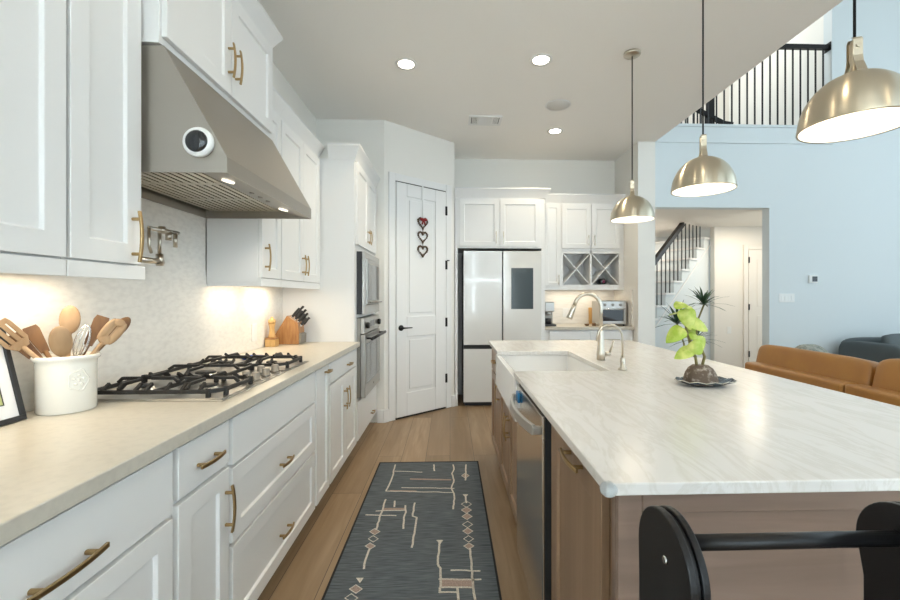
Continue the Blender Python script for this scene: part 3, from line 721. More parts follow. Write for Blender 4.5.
cm = empty('coffee_machine', (1.125,5.03,.9145), 0, 'small chrome and black coffee machine beside the refrigerator', 'coffee machine')
b = MB(); b.box(0,.14,-.02,.26,0,.025); b.build('base', M['black'], cm, bevel=.004)
b = MB(); b.box(.0,.13,.12,.26,.0255,.29); b.build('tank', M['steel_dark'], cm, bevel=.012)
b = MB(); b.box(.005,.12,0,.1195,.17,.29); b.cyl((.062,.06,.13), .03, .04, 'z', 16); b.build('brew_head', M['steel'], cm, bevel=.01)
MB().lathe([(.003,.0255),(.032,.0255),(.037,.09),(.033,.088),(.029,.030),(.003,.029)], (.062,.055,0), 18).build('cup', M['black'], cm)
tv = empty('toaster_oven', (1.795,5.03,.9145), 0, 'steel toaster oven with three dials on the alcove counter', 'toaster oven')
b = MB(); b.box(0,.33,.0,.30,.018,.305); b.build('body', M['steel'], tv, bevel=.012)
for x in (.03,.30):
    for y in (.03,.27): MB().cyl((x,y,0), .012, .0178, 'z', 10).build('foot', M['black'], tv)
b = MB(); b.box(.025,.285,-.006,-.0005,.06,.195); b.build('glass_door', M['bglass'], tv, bevel=.003)
b = MB(); b.tube([(.04,-.022,.205),(.29,-.022,.205)], .006, 8); b.cyl((.06,-.0005,.205), .004, -.022, 'y', 6); b.cyl((.27,-.0005,.205), .004, -.022, 'y', 6); b.build('handle', M['chrome'], tv)
for x in (.06,.155,.25): MB().lathe([(.016,-.0005),(.016,-.012),(.012,-.015)], (x,0,.255), 14, 'y').build('dial', M['steel_dark'], tv)
cb = empty('cutting_board', (1.80,5.452,.9155), 0, 'pale wooden cutting board leaning on the backsplash behind the faucet', 'cutting board')
box(-.0,.085,-.008,.008,0,.21).xf(Matrix.Rotation(math.radians(-5),4,'X')).build('board', M['pine'], cb, bevel=.004)
sd = empty('small_bowl', (1.66,5.10,.9145), 0, 'tiny brown wooden bowl on the alcove counter left of the toaster oven', 'bowl')
MB().lathe([(.003,0),(.018,0),(.032,.022),(.030,.023),(.016,.004),(.003,.003)], (0,0,0), 18).build('bowl', M['wooddk'], sd)
sd = empty('small_jar', (1.735,5.07,.9145), 0, 'tiny brown lidded jar touching the left side of the toaster oven', 'jar')
MB().lathe([(.003,0),(.022,0),(.024,.03),(.018,.036),(.003,.038)], (0,0,0), 18).build('jar', M['wooddk'], sd)
o = empty('electrical_outlet', (1.52,5.4868,1.06), 0, 'white outlet plate on the alcove backsplash behind the faucet spout', 'outlet')
box(-.055,.055,-.005,-.0003,-.058,.058).build('cover_plate', M['plast'], o, bevel=.002)
for x in (-.025,.025): box(x-.014,x+.014,-.007,-.0051,-.035,.035).build('socket', M['plast'], o)

# ---------------------------------------------------------------- island
IX = .355
def icab(name, label, y0, y1, ztop=.868):
    r = empty(name, (IX,y1,0), -R90, label, 'cabinet'); w = y1-y0
    b = MB(); b.box(.001,w-.001,0,.60,.10,ztop); b.box(.001,w-.001,.07,.60,0,.10); b.build('body', M['island'], r)
    if ztop > .8: box(.004,w-.004,.035,.58,.8685,.888).build('overhang_shade_band', M['dark'], r)  # black recessed box that paints in the shade under the counter overhang
    return r, w
r, w = icab('island_cabinet', 'brown wooden island cabinet at the far end beyond the white sink', 2.838, 3.41)
front(r, .006, w-.006, .70, .866, 'drawer', 'island', shaker=False, hnd=('h', w/2, .79, .14)); front(r, .006, w-.006, .115, .688, m='island', hnd=('v', w-.045, .615, .13))
r, w = icab('sink_cabinet', 'brown wooden two-door cabinet under the white apron sink', 1.990, 2.836, .680)
front(r, .006, w/2-.002, .115, .672, m='island', hnd=('v', w/2-.035, .53, .14)); front(r, w/2+.002, w-.006, .115, .672, m='island', hnd=('v', w/2+.035, .53, .14))
r, w = icab('island_cabinet', 'brown wooden pull-out cabinet between the dishwasher and the near end of the island', .908, 1.402)
front(r, .006, w-.022, .115, .866, m='island', rail=.07, hnd=('h', w*.58, .842, .15))

dw = empty('dishwasher', (IX,1.985,0), -R90, 'stainless dishwasher with a bowed bar handle in the island', 'dishwasher'); w = .578
box(.004,w-.004,.001,.58,.02,.868).build('body', M['black'], dw)
dd = box(.003,w-.022,-.043,-.033,.105,.866).build('door', M['dw_steel'], dw, bevel=.003)
box(.005,w-.020,-.0328,.0005,.107,.864).build('door_liner', M['dark'], dd)
box(.003,w-.003,-.012,.002,.8665,.886).build('control_strip', M['black'], dw)
b = MB(); n = 15; pts = [(.05+(w-.1)*i/(n-1), -.066-.030*(1-(2*i/(n-1)-1)**2), .812) for i in range(n)]
b.tube(pts, 0, flat=(.036,.014))
for x in (.05,w-.05): b.box(x-.012,x+.012,-.072,-.0432,.799,.825)
b.build('handle', M['steel'], dd, bevel=.003)
box(.0,w,.05,.06,0,.10).build('kick_plate', M['black'], dw)
cl = empty('dish_magnet', (.3115,1.90,.80), -R90, 'small blue and white magnet on the dishwasher door beside the sink', 'magnet')
box(-.028,.028,-.012,-.0003,.0,.045).build('plate', M['bluep'], cl, bevel=.003)
b = MB()
for i in range(5): b.box(-.026+i*.0108,-.018+i*.0108,-.010,-.0003,-.022,-.0003)
b.build('tag', M['plast'], cl)

b = MB(); b.box(.335,1.38,.848,.872,.0,.888)
b.box(.335,.385,.838,.848,0,.888); b.box(1.33,1.38,.838,.848,0,.888); b.box(.385,1.33,.838,.848,.838,.888); b.box(.385,1.33,.838,.848,0,.11)
tag(b.build('island_end_panel', M['island_end'], bevel=.003), 'brown framed wooden panel closing the near end of the island', 'panel')
tag(box(1.02,1.045,.8735,3.41,0,.888).build('island_back_panel', M['island'], bevel=.002), 'long brown wooden panel on the living room side of the island', 'panel')

out = [(.302,.808),(1.470,.808),(1.470,3.44),(.312,3.44),(.309,2.772),(.775,2.772),(.775,2.030),(.305,2.030)]
tag(MB().prism(out, .889, .914, 'z').build('island_countertop', M['quartz'], bevel=.003), 'large white veined quartz top of the kitchen island', 'countertop')

sk = empty('apron_sink', (.305,1.988,.682), 0, 'white apron-front farmhouse sink set in the island', 'sink')
b = MB(); V = b.bm.verts.new; sw, sl, sh = .505, .846, .205
def rect(i, j, z, k=0): return [V((i,j,z)),V((sw-k,j,z)),V((sw-k,sl-j,z)),V((i,sl-j,z))]
R = [rect(0,0,0),rect(0,0,sh),rect(.030,.030,sh,.024),rect(.036,.036,sh-.006,.03),rect(.045,.045,.03,.04),rect(.075,.075,.018,.07)]
for a, c in zip(R, R[1:]):
    for i in range(4): b.face([a[i],a[(i+1)%4],c[(i+1)%4],c[i]])
b.face(R[-1]); b.face(R[0][::-1])
b.build('basin', M['sink'], sk, bevel=.006, seg=3)
MB().lathe([(.003,.0185),(.04,.0185),(.045,.021),(.03,.022),(.003,.020)], (.27,.42,0), 20).build('drain', M['chrome'], sk)

fa = empty('kitchen_faucet', (.851,2.37,.9145), 0, 'tall brushed nickel gooseneck faucet behind the sink', 'faucet')
MB().lathe([(.003,0),(.023,0),(.023,.045),(.019,.055),(.013,.16),(.012,.17),(.003,.17)], (0,0,0), 24).build('base', M['nickel'], fa)
pts = [(0,0,.1705),(0,0,.28)]+[(-.076+.076*math.cos(a), 0, .293+.080*math.sin(a)) for a in [PI*i/16 for i in range(0,14)]]
pts += [(pts[-1][0]-.012,0,pts[-1][2]-.03)]
MB().tube(pts, .0112, 14).build('gooseneck', M['nickel'], fa)
p = Vector(pts[-1]); d = (p-Vector(pts[-2])).normalized()
MB().tube([p+d*.0005,p+d*.02,p+d*.070,p+d*.080], [.0128,.0135,.018,.017], 16).build('spray_head', M['nickel'], fa)
b = MB(); b.cyl((.0232,0,.035), .011, .03, 'x', 12); b.tube([(.05,0,.035),(.06,-.01,.08),(.065,-.02,.11)], [.007,.006,.005], 8); b.build('lever', M['nickel'], fa)
ft = empty('filter_tap', (.843,2.05,.9145), 0, 'small slim nickel tap beside the gooseneck faucet', 'tap')
b = MB(); b.lathe([(.003,0),(.021,0),(.021,.006),(.012,.012),(.012,.055),(.010,.06),(.003,.06)], (0,0,0), 20); b.build('base', M['nickel'], ft)
b = MB(); b.tube([(0,0,.0605),(0,0,.155)]+[(-.062+.062*math.cos(a),0,.158+.062*math.sin(a)) for a in [PI*i/14 for i in range(1,14)]]+[(-.128,0,.14)], .0052, 10); b.build('spout', M['nickel'], ft)
b = MB()
for s in (-1,1): b.tube([(0,s*.0115,.035),(s*.012,s*.03,.03),(s*.020,s*.036,.012)], [.004,.0045,.006], 8)
b.build('handle', M['nickel'], ft)

tag(MB().ball((0,0,0), .017,.017,.015, 16, 10).build('corner_guard', M['clear'], None, loc=(.3075,.8135,.9005)), 'clear rubber guard on the near corner of the island top', 'corner guard')

# plant on the island
dsh = empty('oval_dish', (1.03,1.69,.9145), 0, 'dark glazed dish with a pale wavy rim under the lime plant', 'dish')
def rimwave(r, h, wob): return r, h, wob
b = MB(); rows = []; n = 44
for r_, h_, wv in ((.004,.0,0),(.055,.0,0),(.088,.012,.0),(.104,.019,.003),(.102,.022,.003),(.084,.015,0),(.052,.004,0),(.004,.004,0)):
    rows.append([b.bm.verts.new((1.12*r_*math.cos(2*PI*i/n)*(1+.10*(math.cos(2*PI*i/n)>.75)), .72*r_*math.sin(2*PI*i/n), h_+wv*math.sin(11*2*PI*i/n))) for i in range(n)])
for k,(a,c) in enumerate(zip(rows, rows[1:])):
    b.mi = 1 if k == 3 else 0
    for i in range(n): b.face([a[i],a[(i+1)%n],c[(i+1)%n],c[i]], True)
b.mi = 0; b.face(rows[0][::-1]); b.face(rows[-1])
b.build('dish', [M['dish'],M['dishrim']], dsh)
pl = empty('potted_plant', (1.015,1.69,.9188), 0, 'small lime-leaved plant growing from a brown husk dome on the island', 'plant')
b = MB(); rows = []; n = 32
for r_, h_ in ((.004,0),(.050,.0005),(.064,.006),(.062,.022),(.056,.045),(.045,.064),(.030,.076),(.004,.078)):
    rows.append([b.bm.verts.new((r_*math.cos(2*PI*i/n)*(1+.03*math.sin(7*i)), r_*math.sin(2*PI*i/n)*(1+.03*math.cos(5*i)), h_)) for i in range(n)])
for a,c in zip(rows, rows[1:]):
    for i in range(n): b.face([a[i],a[(i+1)%n],c[(i+1)%n],c[i]], True)
b.face(rows[0][::-1]); b.face(rows[-1]); b.build('husk', M['moss'], pl)
b = MB()
stems = [[(-.014,0,.07),(-.020,0,.11),(-.044,-.005,.155),(-.060,-.01,.21),(-.085,-.005,.318)],[(.010,.005,.07),(.018,0,.11),(.004,.0,.145),(-.016,0,.185),(-.02,-.01,.235)],[(-.020,0,.11),(-.05,-.015,.13),(-.085,-.02,.135)],[(-.060,-.01,.21),(-.09,-.012,.215),(-.11,-.015,.205)]]
for s_ in stems: b.tube(s_, [.006,.0055,.005,.004,.003][:len(s_)], 8)
b.build('stem', M['stem'], pl)
def leaf(b, c, w_, l_, roll, face, curl=.25):
    """heart-shaped leaf, tip direction given by roll in the facing plane"""
    f = Vector(face).normalized(); up = Vector((0,0,1)); sx = up.cross(f).normalized(); sy = f.cross(sx)
    t = sx*math.sin(roll)+sy*math.cos(roll); s_ = t.cross(f)
    prof = [(-.50,.10),(-.46,.42),(-.30,.52),(-.05,.47),(.2,.34),(.4,.15),(.5,.0)]
    rows = []
    for v, hw in prof:
        row = []
        for u in (-1,-.5,0,.5,1):
            p = Vector(c)+t*(v*l_)+s_*(u*hw*w_)+f*(-curl*w_*abs(u)*.5*hw*2*.6 - curl*l_*(v+.1)**2)
            row.append(b.bm.verts.new(p))
        rows.append(row)
    for a, d in zip(rows, rows[1:]):
        for i in range(4): b.face([a[i],a[i+1],d[i+1],d[i]], True)
b = MB()
VC = (-.52,-.85,.12)
for c, w_, l_, roll, fc in (((-.092,-.010,.325),.080,.070,-.4,(-.2,-.5,.8)),((-.068,-.03,.265),.100,.110,2.9,(-.45,-.85,.15)),((-.118,-.02,.200),.098,.112,-2.4,(-.5,-.75,.4)),
    ((-.008,-.02,.238),.088,.098,2.2,(.2,-.85,.4)),((-.046,-.045,.158),.090,.080,.3,VC),((-.008,-.02,.160),.074,.095,3.3,(.15,-.9,.15)),((-.088,-.03,.128),.080,.100,-2.2,(-.4,-.75,.5)),
    ((-.03,.01,.205),.08,.09,-2.6,(.1,-.7,.6)),((-.082,.03,.290),.07,.08,-1.2,(-.2,.3,.9)),((-.05,.045,.20),.08,.09,-1.9,(-.1,.8,.5)),((-.030,-.02,.190),.07,.07,2.8,(.3,-.8,.5)),((-.055,-.01,.315),.06,.06,1.4,(.1,-.4,.9))):
    leaf(b, c, w_*.70, l_*.80, roll, fc)
o = b.build('foliage', M['leafl'], pl, recalc=False)
sm = o.modifiers.new('thickness','SOLIDIFY'); sm.thickness = .0012
sm = o.modifiers.new('subdivision','SUBSURF'); sm.levels = 1; sm.render_levels = 1

# ---------------------------------------------------------------- pendants over the island
def pendant(y, label):
    r = empty('pendant_lamp', (1.33,y,1.832), 0, label, 'pendant lamp', 'brass dome pendants over the island')
    R_, H = .152, .172
    prof = [(R_*math.cos(a)**.92 if a<1.5 else .006, H*math.sin(a)) for a in [PI/2*i/14 for i in range(15)]]
    b = MB(); b.lathe([(R_-.004,-.001),(R_+.0015,-.001),(R_+.0015,.003)]+prof[1:], (0,0,0), 56, cap=False); b.face(b.bm.verts[-56:] if False else [v for v in b.bm.verts][-56:]); sh = b.build('shade', M['pend'], r)
    inn = [(max(x-.005,.004), z-.004 if z>.02 else z*.8) for x,z in prof]
    b = MB(); b.lathe(inn, (0,0,.0005), 48, cap=False); b.build('liner', M['shadein'], sh)
    b = MB(); b.lathe([(.024,H-.002),(.024,H+.004),(.012,H+.008),(.010,H+.03),(.014,H+.045),(.014,H+.10),(.008,H+.112),(.004,H+.115)], (0,0,0), 20)
    b.build('socket_cover', M['pend'], r)
    b = MB()
    for s in (-1,1):
        b.tube([(0,s*.052,H-.022),(0,s*.040,H+.004),(0,s*.024,H+.032),(0,s*.019,H+.055),(0,s*.019,H+.108),(0,s*.010,H+.116)], 0, flat=(.026,.003))
        b.cyl((0,s*.0205,H+.085), .006, s*.004, 'y', 10)
    for vtx in b.bm.verts: vtx.co = Matrix.Rotation(math.radians(-20),3,'Z') @ vtx.co
    b.build('yoke', M['pend'], r)
    MB().cyl((0,0,H+.1155), .0042, 3.026-1.832-H-.1155, 'z', 10).build('cord', M['blackm'], r)
    MB().lathe([(.004,3.024-1.832),(.010,3.024-1.832),(.055,3.030-1.832),(.060,3.034-1.832),(.060,3.0495-1.832),(.004,3.0495-1.832)], (0,0,0), 28).build('ceiling_canopy', M['nickel'], r)
    MB().ball((0,0,.105), .028,.028,.032, 16, 10).build('bulb', M['bulb'], r)
    d = bpy.data.lights.new('pendant_light','POINT'); d.energy = 1.0; d.color = (1,.88,.72); d.shadow_soft_size = .07
    lo = bpy.data.objects.new('pendant_light', d); COL.objects.link(lo); lo.location = (1.33,y,1.832+.055)
pendant(1.352, 'brass dome pendant nearest the viewer, cut by the right edge of the photo')
pendant(2.19, 'middle brass dome pendant of the three over the island')
pendant(3.06, 'farthest brass dome pendant, hanging near the far end of the island')

# ---------------------------------------------------------------- runner rug
RL= [[(-0.251, 1.152), (-0.244, 0.926), (-0.247, 0.841), (-0.257, 0.723)], [(-0.251, 1.035), (-0.042, 1.009)], [(-0.158, 0.766), (0.186, 0.742)], [(-0.256, 0.719), (0.177, 0.685)], [(0.039, 1.142), (0.047, 1.029)], [(0.183, 1.136), (0.189, 1.048), (0.173, 0.978), (0.187, 0.868), (0.168, 0.746), (0.185, 0.67), (0.188, 0.598), (0.179, 0.472)], [(0.28, 1.133), (0.266, 0.865)], [(0.26, 0.075), (0.261, -0.201), (0.265, -0.288),(.262,-.52)], [(0.166, -0.094), (0.297, -0.103)], [(0.112, -0.153), (0.297, -0.162)], [(0.119, -0.208), (0.261, -0.213)], [(0.118, -0.154), (0.119, -0.208)], [(0.116, -0.209), (0.116, -0.238), (0.186, -0.24)], [(0.192, -0.21), (0.195, -0.285),(.19,-.45)], [(0.106, 0.12), (0.103, -0.047), (0.116, -0.077), (0.118, -0.155)], [(-0.056, 0.555), (-0.055, 0.397), (-0.03, 0.382), (-0.03, 0.217), (-0.033, 0.092)], [(-0.241, 0.606), (-0.241, 0.264)], [(-0.275, 0.463), (-0.101, 0.469)], [(-0.182, 0.583), (-0.175, 0.51)], [(-0.11, 0.524), (-0.098, 0.444), (-0.104, 0.384), (-0.094, 0.267)], [(-0.327, 0.422), (-0.153, 0.407)], [(-0.244, 0.082), (-0.246, -0.004), (-0.24, -0.068)], [(0.258, 0.649), (0.261, 0.544)]]
RF= [[(0.227, 0.457), (0.259, 0.495), (0.287, 0.455), (0.256, 0.419)], [(0.229, 0.384), (0.259, 0.419), (0.287, 0.382), (0.256, 0.348)], [(0.229, 0.232), (0.257, 0.262), (0.283, 0.23), (0.255, 0.2)], [(0.23, 0.094), (0.257, 0.121), (0.281, 0.093), (0.254, 0.066)], [(-0.272, 0.244), (-0.25, 0.275), (-0.217, 0.242), (-0.239, 0.212)], [(-0.27, 0.112), (-0.25, 0.139), (-0.219, 0.11), (-0.239, 0.084)], [(-0.275, -0.204), (-0.253, -0.178), (-0.22, -0.206), (-0.241, -0.232)], [(0.242, 0.94), (0.27, 0.984), (0.295, 0.938), (0.267, 0.895)]]
RO= [[(0.229, 0.528), (0.262, 0.568), (0.291, 0.526), (0.259, 0.488)], [(0.229, 0.298), (0.259, 0.331), (0.285, 0.296), (0.256, 0.265)], [(0.231, 0.158), (0.258, 0.187), (0.283, 0.156), (0.256, 0.129)], [(-0.267, 0.176), (-0.246, 0.205), (-0.215, 0.174), (-0.236, 0.146)], [(-0.281, -0.259), (-0.26, -0.234), (-0.227, -0.261), (-0.248, -0.285)]]
RT= [[(0.24, 0.657), (0.277, 0.656), (0.258, 0.613)], [(0.089, 0.154), (0.125, 0.152), (0.108, 0.11)], [(-0.263, -0.131), (-0.228, -0.132), (-0.238, -0.168)]]
RP= [[(0.119, -0.159), (0.261, -0.164), (0.261, -0.209), (0.12, -0.204)], [(-0.234, 0.499), (-0.107, 0.495), (-0.106, 0.472), (-0.235, 0.471)], [(-0.118, 0.908), (0.169, 0.885), (0.169, 0.864), (-0.116, 0.887)], [(-0.232, 0.734), (-0.058, 0.72), (-0.056, 0.705), (-0.23, 0.714)]]
rg = empty('runner_rug', (-.16,2.06,0), 0, 'charcoal runner rug with cream tribal lines on the aisle floor', 'rug')
b = MB(); b.box(-.367,.367,-1.22,1.190,.0005,.0065)
b.mi = 2
for p_ in RF+RP: b.poly(p_, .0068)
b.mi = 1
for p_ in RT: b.poly(p_, .0069)
random.seed(3)
for l in RL:
    q = []
    for (x0,y0),(x1,y1) in zip(l, l[1:]):
        k = max(2, int(math.hypot(x1-x0,y1-y0)/.03))
        for i in range(k): t = i/k; j = .0025 if i else 0; q.append((x0+(x1-x0)*t+random.uniform(-j,j), y0+(y1-y0)*t+random.uniform(-j,j)))
    q.append(l[-1]); b.strip(q, .0105, .0070)
for p_ in RF+RO: b.strip(p_+p_[:1], .0045, .0071)
b.build('pile', [M['rug'],M['rugc'],M['rugp']], rg, recalc=False)
b = MB()
for x0,x1,y0,y1 in ((-.377,-.3672,-1.23,1.20),(.3672,.377,-1.23,1.20),(-.3672,.3672,1.1902,1.20),(-.3672,.3672,-1.23,-1.2202)): b.box(x0,x1,y0,y1,.0003,.008)
b.build('binding', M['rugb'], rg)

# ---------------------------------------------------------------- black folding step tower by the island end
st = empty('step_tower', (.30,.593,0), 0, 'black toddler step tower with rounded side panels and a crossbar by the island end', 'step stool')
def side(x0, x1, r, wn, zc=.894, wf=.11):
    arc = [(r*math.cos(a), zc+r*math.sin(a)) for a in [PI*i/24 for i in range(25)]]
    neck = [(-wn,zc-r*.85),(-wn,zc-.16),(-wf,.0),(wf,.0),(wn,zc-.16),(wn,zc-r*.85)]
    return MB().prism(arc+neck, x0, x1, 'x')
for s, xo in ((1,0),(-1,.384)):
    def sx(a, c): return (xo+s*a, xo+s*c) if s>0 else (xo+s*c, xo+s*a)
    p_ = side(*sx(0,.010), .075,.073).build('side_panel', M['blackm'], st, bevel=.002)
    side(*sx(.0102,.0158), .070,.070).build('inner_board', M['blackm'], st, bevel=.001)
    side(*sx(.016,.026), .075,.062).build('side_panel', M['blackm'], st, bevel=.002)
    MB().lathe([(.003,0),(.005,0),(.006,.0025),(.003,.0025)], (xo-(.0026 if s>0 else -.0001),-.012,.908), 12, 'x').build('bolt', M['chrome'], p_)
MB().cyl((.0262,.012,.917), .011, .3316, 'x', 20).build('crossbar', M['blackm'], st)
b = MB(); b.box(.0265,.3575,-.07,.07,.40,.418); b.build('platform', M['blackm'], st, bevel=.003)
b = MB(); b.box(.0265,.3575,-.09,.09,.17,.188); b.build('step', M['blackm'], st, bevel=.003)

# ---------------------------------------------------------------- ceiling fittings
for x,y,lab in ((-.336,3.266,'lit recessed ceiling light nearest the left wall cabinets'),(.684,3.174,'lit recessed ceiling light nearest the far pendant cord'),(1.129,4.535,'lit recessed ceiling light farthest back, near the alcove')):
    r = empty('recessed_light', (x,y,3.05), 0, lab, 'ceiling light', 'recessed lights in the kitchen ceiling')
    MB().lathe([(.060,-.0005),(.086,-.0005),(.084,-.006),(.062,-.004)], (0,0,0), 32, cap=False).build('trim_ring', M['trim'], r)
    MB().lathe([(.003,-.001),(.0595,-.001),(.0595,-.003),(.003,-.003)], (0,0,0), 32).build('lens', M['emit'], r)
    d = bpy.data.lights.new('recessed_and_fill_glow','SPOT'); d.energy = 30; d.color = (1,.85,.62); d.spot_size = math.radians(108 if x < 0 else 134); d.spot_blend = .6; d.shadow_soft_size = .05
    lo = bpy.data.objects.new('recessed_and_fill_glow', d); COL.objects.link(lo); lo.location = (x,y,3.04)
for x,y in ((-.336,1.3),(.684,1.1),(-.336,-.7),(.684,-.9),(1.9,-.4)):   # added unseen fill spots, set like further fittings above and behind the camera
    d = bpy.data.lights.new('recessed_and_fill_glow','SPOT'); d.energy = 7; d.color = (1,.85,.62); d.spot_size = math.radians(150); d.spot_blend = .6; d.shadow_soft_size = .05
    lo = bpy.data.objects.new('recessed_and_fill_glow', d); COL.objects.link(lo); lo.location = (x,y,3.04)
r = empty('air_vent', (.353,4.276,3.05), 0, 'white rectangular air vent with three grilles in the ceiling', 'vent')
b = MB()
for x0,x1,y0,y1 in ((-.165,.165,-.11,-.085),(-.165,.165,.085,.11),(-.165,-.14,-.085,.085),(.14,.165,-.085,.085),(-.075,-.065,-.085,.085),(.065,.075,-.085,.085)): b.box(x0,x1,y0,y1,-.012,-.0005)
b.build('frame', M['trim'], r); box(-.14,.14,-.085,.085,-.003,-.0006).build('duct', M['dark'], r)
for k in range(5):
    for s in (-1,1): box(s*(.08+k*.012)-.004,s*(.08+k*.012)+.004,-.084,.084,-.010,-.0035).build('louver', M['trim'], r)
b = MB()
for k in range(10): b.box(-.064,.064,-.078+k*.0168,-.068+k*.0168,-.010,-.0035)
b.build('grille', M['trim'], r)
r = empty('ceiling_speaker', (1.003,3.917,3.05), 0, 'round white speaker set flush in the kitchen ceiling', 'speaker')
MB().lathe([(.105,-.0005),(.118,-.0005),(.116,-.006),(.107,-.006)], (0,0,0), 36, cap=False).build('rim', M['trim'], r)
MB().lathe([(.003,-.001),(.1045,-.001),(.1045,-.005),(.003,-.005)], (0,0,0), 36).build('grille', mat('speaker_grille', (.74,.72,.68), .9), r)

# ---------------------------------------------------------------- living room
def cushion(b, c, s, e=.35, rot=None, n=28, m=16):
    v0 = b.n(); rows = []
    def pw(v): return math.copysign(abs(v)**e, v)
    for i in range(m+1):
        ph = -PI/2+PI*i/m; row = []
        for k in range(n):
            t = 2*PI*k/n
            cc = max(math.cos(ph),1e-4)
            row.append(b.bm.verts.new((s[0]/2*pw(cc)*pw(math.cos(t)), s[1]/2*pw(cc)*pw(math.sin(t)), s[2]/2*pw(math.sin(ph)))))
        rows.append(row)
    for a, d in zip(rows, rows[1:]):
        for k in range(n): b.face([a[k],a[(k+1)%n],d[(k+1)%n],d[k]], True)
    b.face(rows[0][::-1]); b.face(rows[-1])
    b.bm.verts.ensure_lookup_table()
    Mx = Matrix.Translation(c) @ (rot if rot else Matrix.Identity(4))
    for v in b.bm.verts[v0:]: v.co = Mx @ v.co
    return b
so = empty('leather_sofa', (2.58,3.65,0), 0, 'tan leather sofa seen from behind, beyond the island', 'sofa')
for y0,y1 in ((-.938,0),(-2.65,-.944)):
    box(0,.13,y0,y1,.10,.70).build('back_frame', M['leather'], so, bevel=.025, seg=3)
box(.131,.95,-2.65,0,.10,.28).build('seat_base', M['leather'], so, bevel=.02)
for y0,y1 in ((-.94,0),(-2.65,-.945)): box(.30,.97,y0,y1,.281,.44).build('seat_cushion', M['leather'], so, bevel=.04, seg=3)
rt = Matrix.Rotation(math.radians(12),4,'Y')
cushion(MB(), (.235,-.435,.625), (.20,1.04,.44), .24, rt).build('back_cushion', M['leather'], so)
cushion(MB(), (.235,-1.80,.635), (.22,1.66,.50), .24, rt).build('back_cushion', M['leather'], so)
for y in (-2.5,-.15):
    for x in (.06,.86): box(x-.025,x+.025,y-.025,y+.025,0,.0995).build('leg', M['black'], so)
bl = empty('throw_blanket', (3.18,3.50,.441), 0, 'rumpled grey-green throw heaped on the leather sofa behind its back cushion', 'blanket')
b = MB(); random.seed(11)
cushion(b, (0,-.0,.17), (.32,.42,.34), .6, Matrix.Rotation(.3,4,'Z')); cushion(b, (-.03,.10,.27), (.26,.26,.24), .6, Matrix.Rotation(.6,4,'X')); cushion(b, (.04,-.14,.21), (.22,.22,.22), .6, Matrix.Rotation(-.5,4,'X'))
o = b.build('cloth', M['fab_b'], bl)
ac = empty('grey_armchair', (5.04,4.55,0), 0, 'charcoal armchair in the living room against the far wall', 'armchair')
box(0.02,1.28,.05,.80,.12,.34).build('seat_base', M['fab_g'], ac, bevel=.03)
cushion(MB(), (.65,.36,.42), (.90,.64,.16), .3).build('seat_cushion', M['fab_g'], ac)
cushion(MB(), (.65,.74,.52), (1.26,.20,.44), .35).build('backrest', M['fab_g'], ac)
for x in (.09,1.21): cushion(MB(), (x,.40,.42), (.22,.84,.58), .35).build('arm', M['fab_g'], ac)
for x in (.1,1.2):
    for y in (.1,.74): MB().cyl((x,y,0), .02, .119, 'z', 10).build('leg', M['black'], ac)
pw_ = empty('throw_pillow', (5.66,4.98,.505), 0, 'dark grey throw pillow propped in the charcoal armchair', 'pillow')
cushion(MB(), (0,0,.16), (.74,.13,.30), .30, Matrix.Rotation(-.28,4,'X')).build('cover', mat('slate_pillow', (.12,.14,.145), .9), pw_)

th = empty('thermostat', (4.83,5.4995,1.50), 0, 'small white thermostat with a dark square screen on the living room wall', 'thermostat')
box(-.06,.06,-.022,-.0003,-.052,.052).build('case', M['plast'], th, bevel=.006)
box(-.022,.048,-.0245,-.0222,-.035,.035).build('screen', M['bglass'], th)
sw_ = empty('light_switch', (4.475,5.4995,1.249), 0, 'white four-gang switch plate on the living room wall beside the opening', 'switch plate')
box(-.105,.105,-.006,-.0003,-.058,.058).build('cover_plate', M['plast'], sw_, bevel=.002)
for k in range(4): box(-.078+k*.046,-.060+k*.046,-.010,-.0061,-.033,.033).build('rocker', M['plast'], sw_, bevel=.002)

# upstairs railing along the ledge
ra = empty('upstairs_railing', (5.10,5.56,3.5405), 0, 'black metal railing along the upstairs ledge', 'railing')
b = MB(); b.box(-2.66,-.012,-.03,.03,1.06,1.115); b.box(-.0115,-.0006,-.05,.05,1.03,1.145); b.build('handrail', M['blackm'], ra, bevel=.006)
for k in range(25):
    x = -.07-k*.105
    box(x-.0075,x+.0075,-.0075,.0075,0,1.0595).build('baluster', M['blackm'], ra)
rb = empty('stair_railing', (4.16,6.75,3.5), 0, 'farther black railing upstairs beside the descending stair handrail', 'railing')
b = MB(); b.box(-1.6,.02,-.03,.03,1.0,1.05); b.build('handrail', M['blackm'], rb, bevel=.006)
for k in range(15):
    x = -k*.105; box(x-.009,x+.009,-.009,.009,0,.9995).build('baluster', M['blackm'], rb)
box(.03,.11,-.04,.04,0,1.12).build('newel_post', M['blackm'], rb, bevel=.004)
b = MB(); b.tube([(-.50,-.45,.63),(-.02,-.45,.395),(.12,-.45,.375)], 0, flat=(.055,.05)); b.build('sloping_handrail', M['blackm'], rb)
for x in (-.42,-.3,-.18,-.06): box(x-.008,x+.008,-.458,-.442,.0,.60-(x+.5)*.45).build('baluster', M['blackm'], rb)

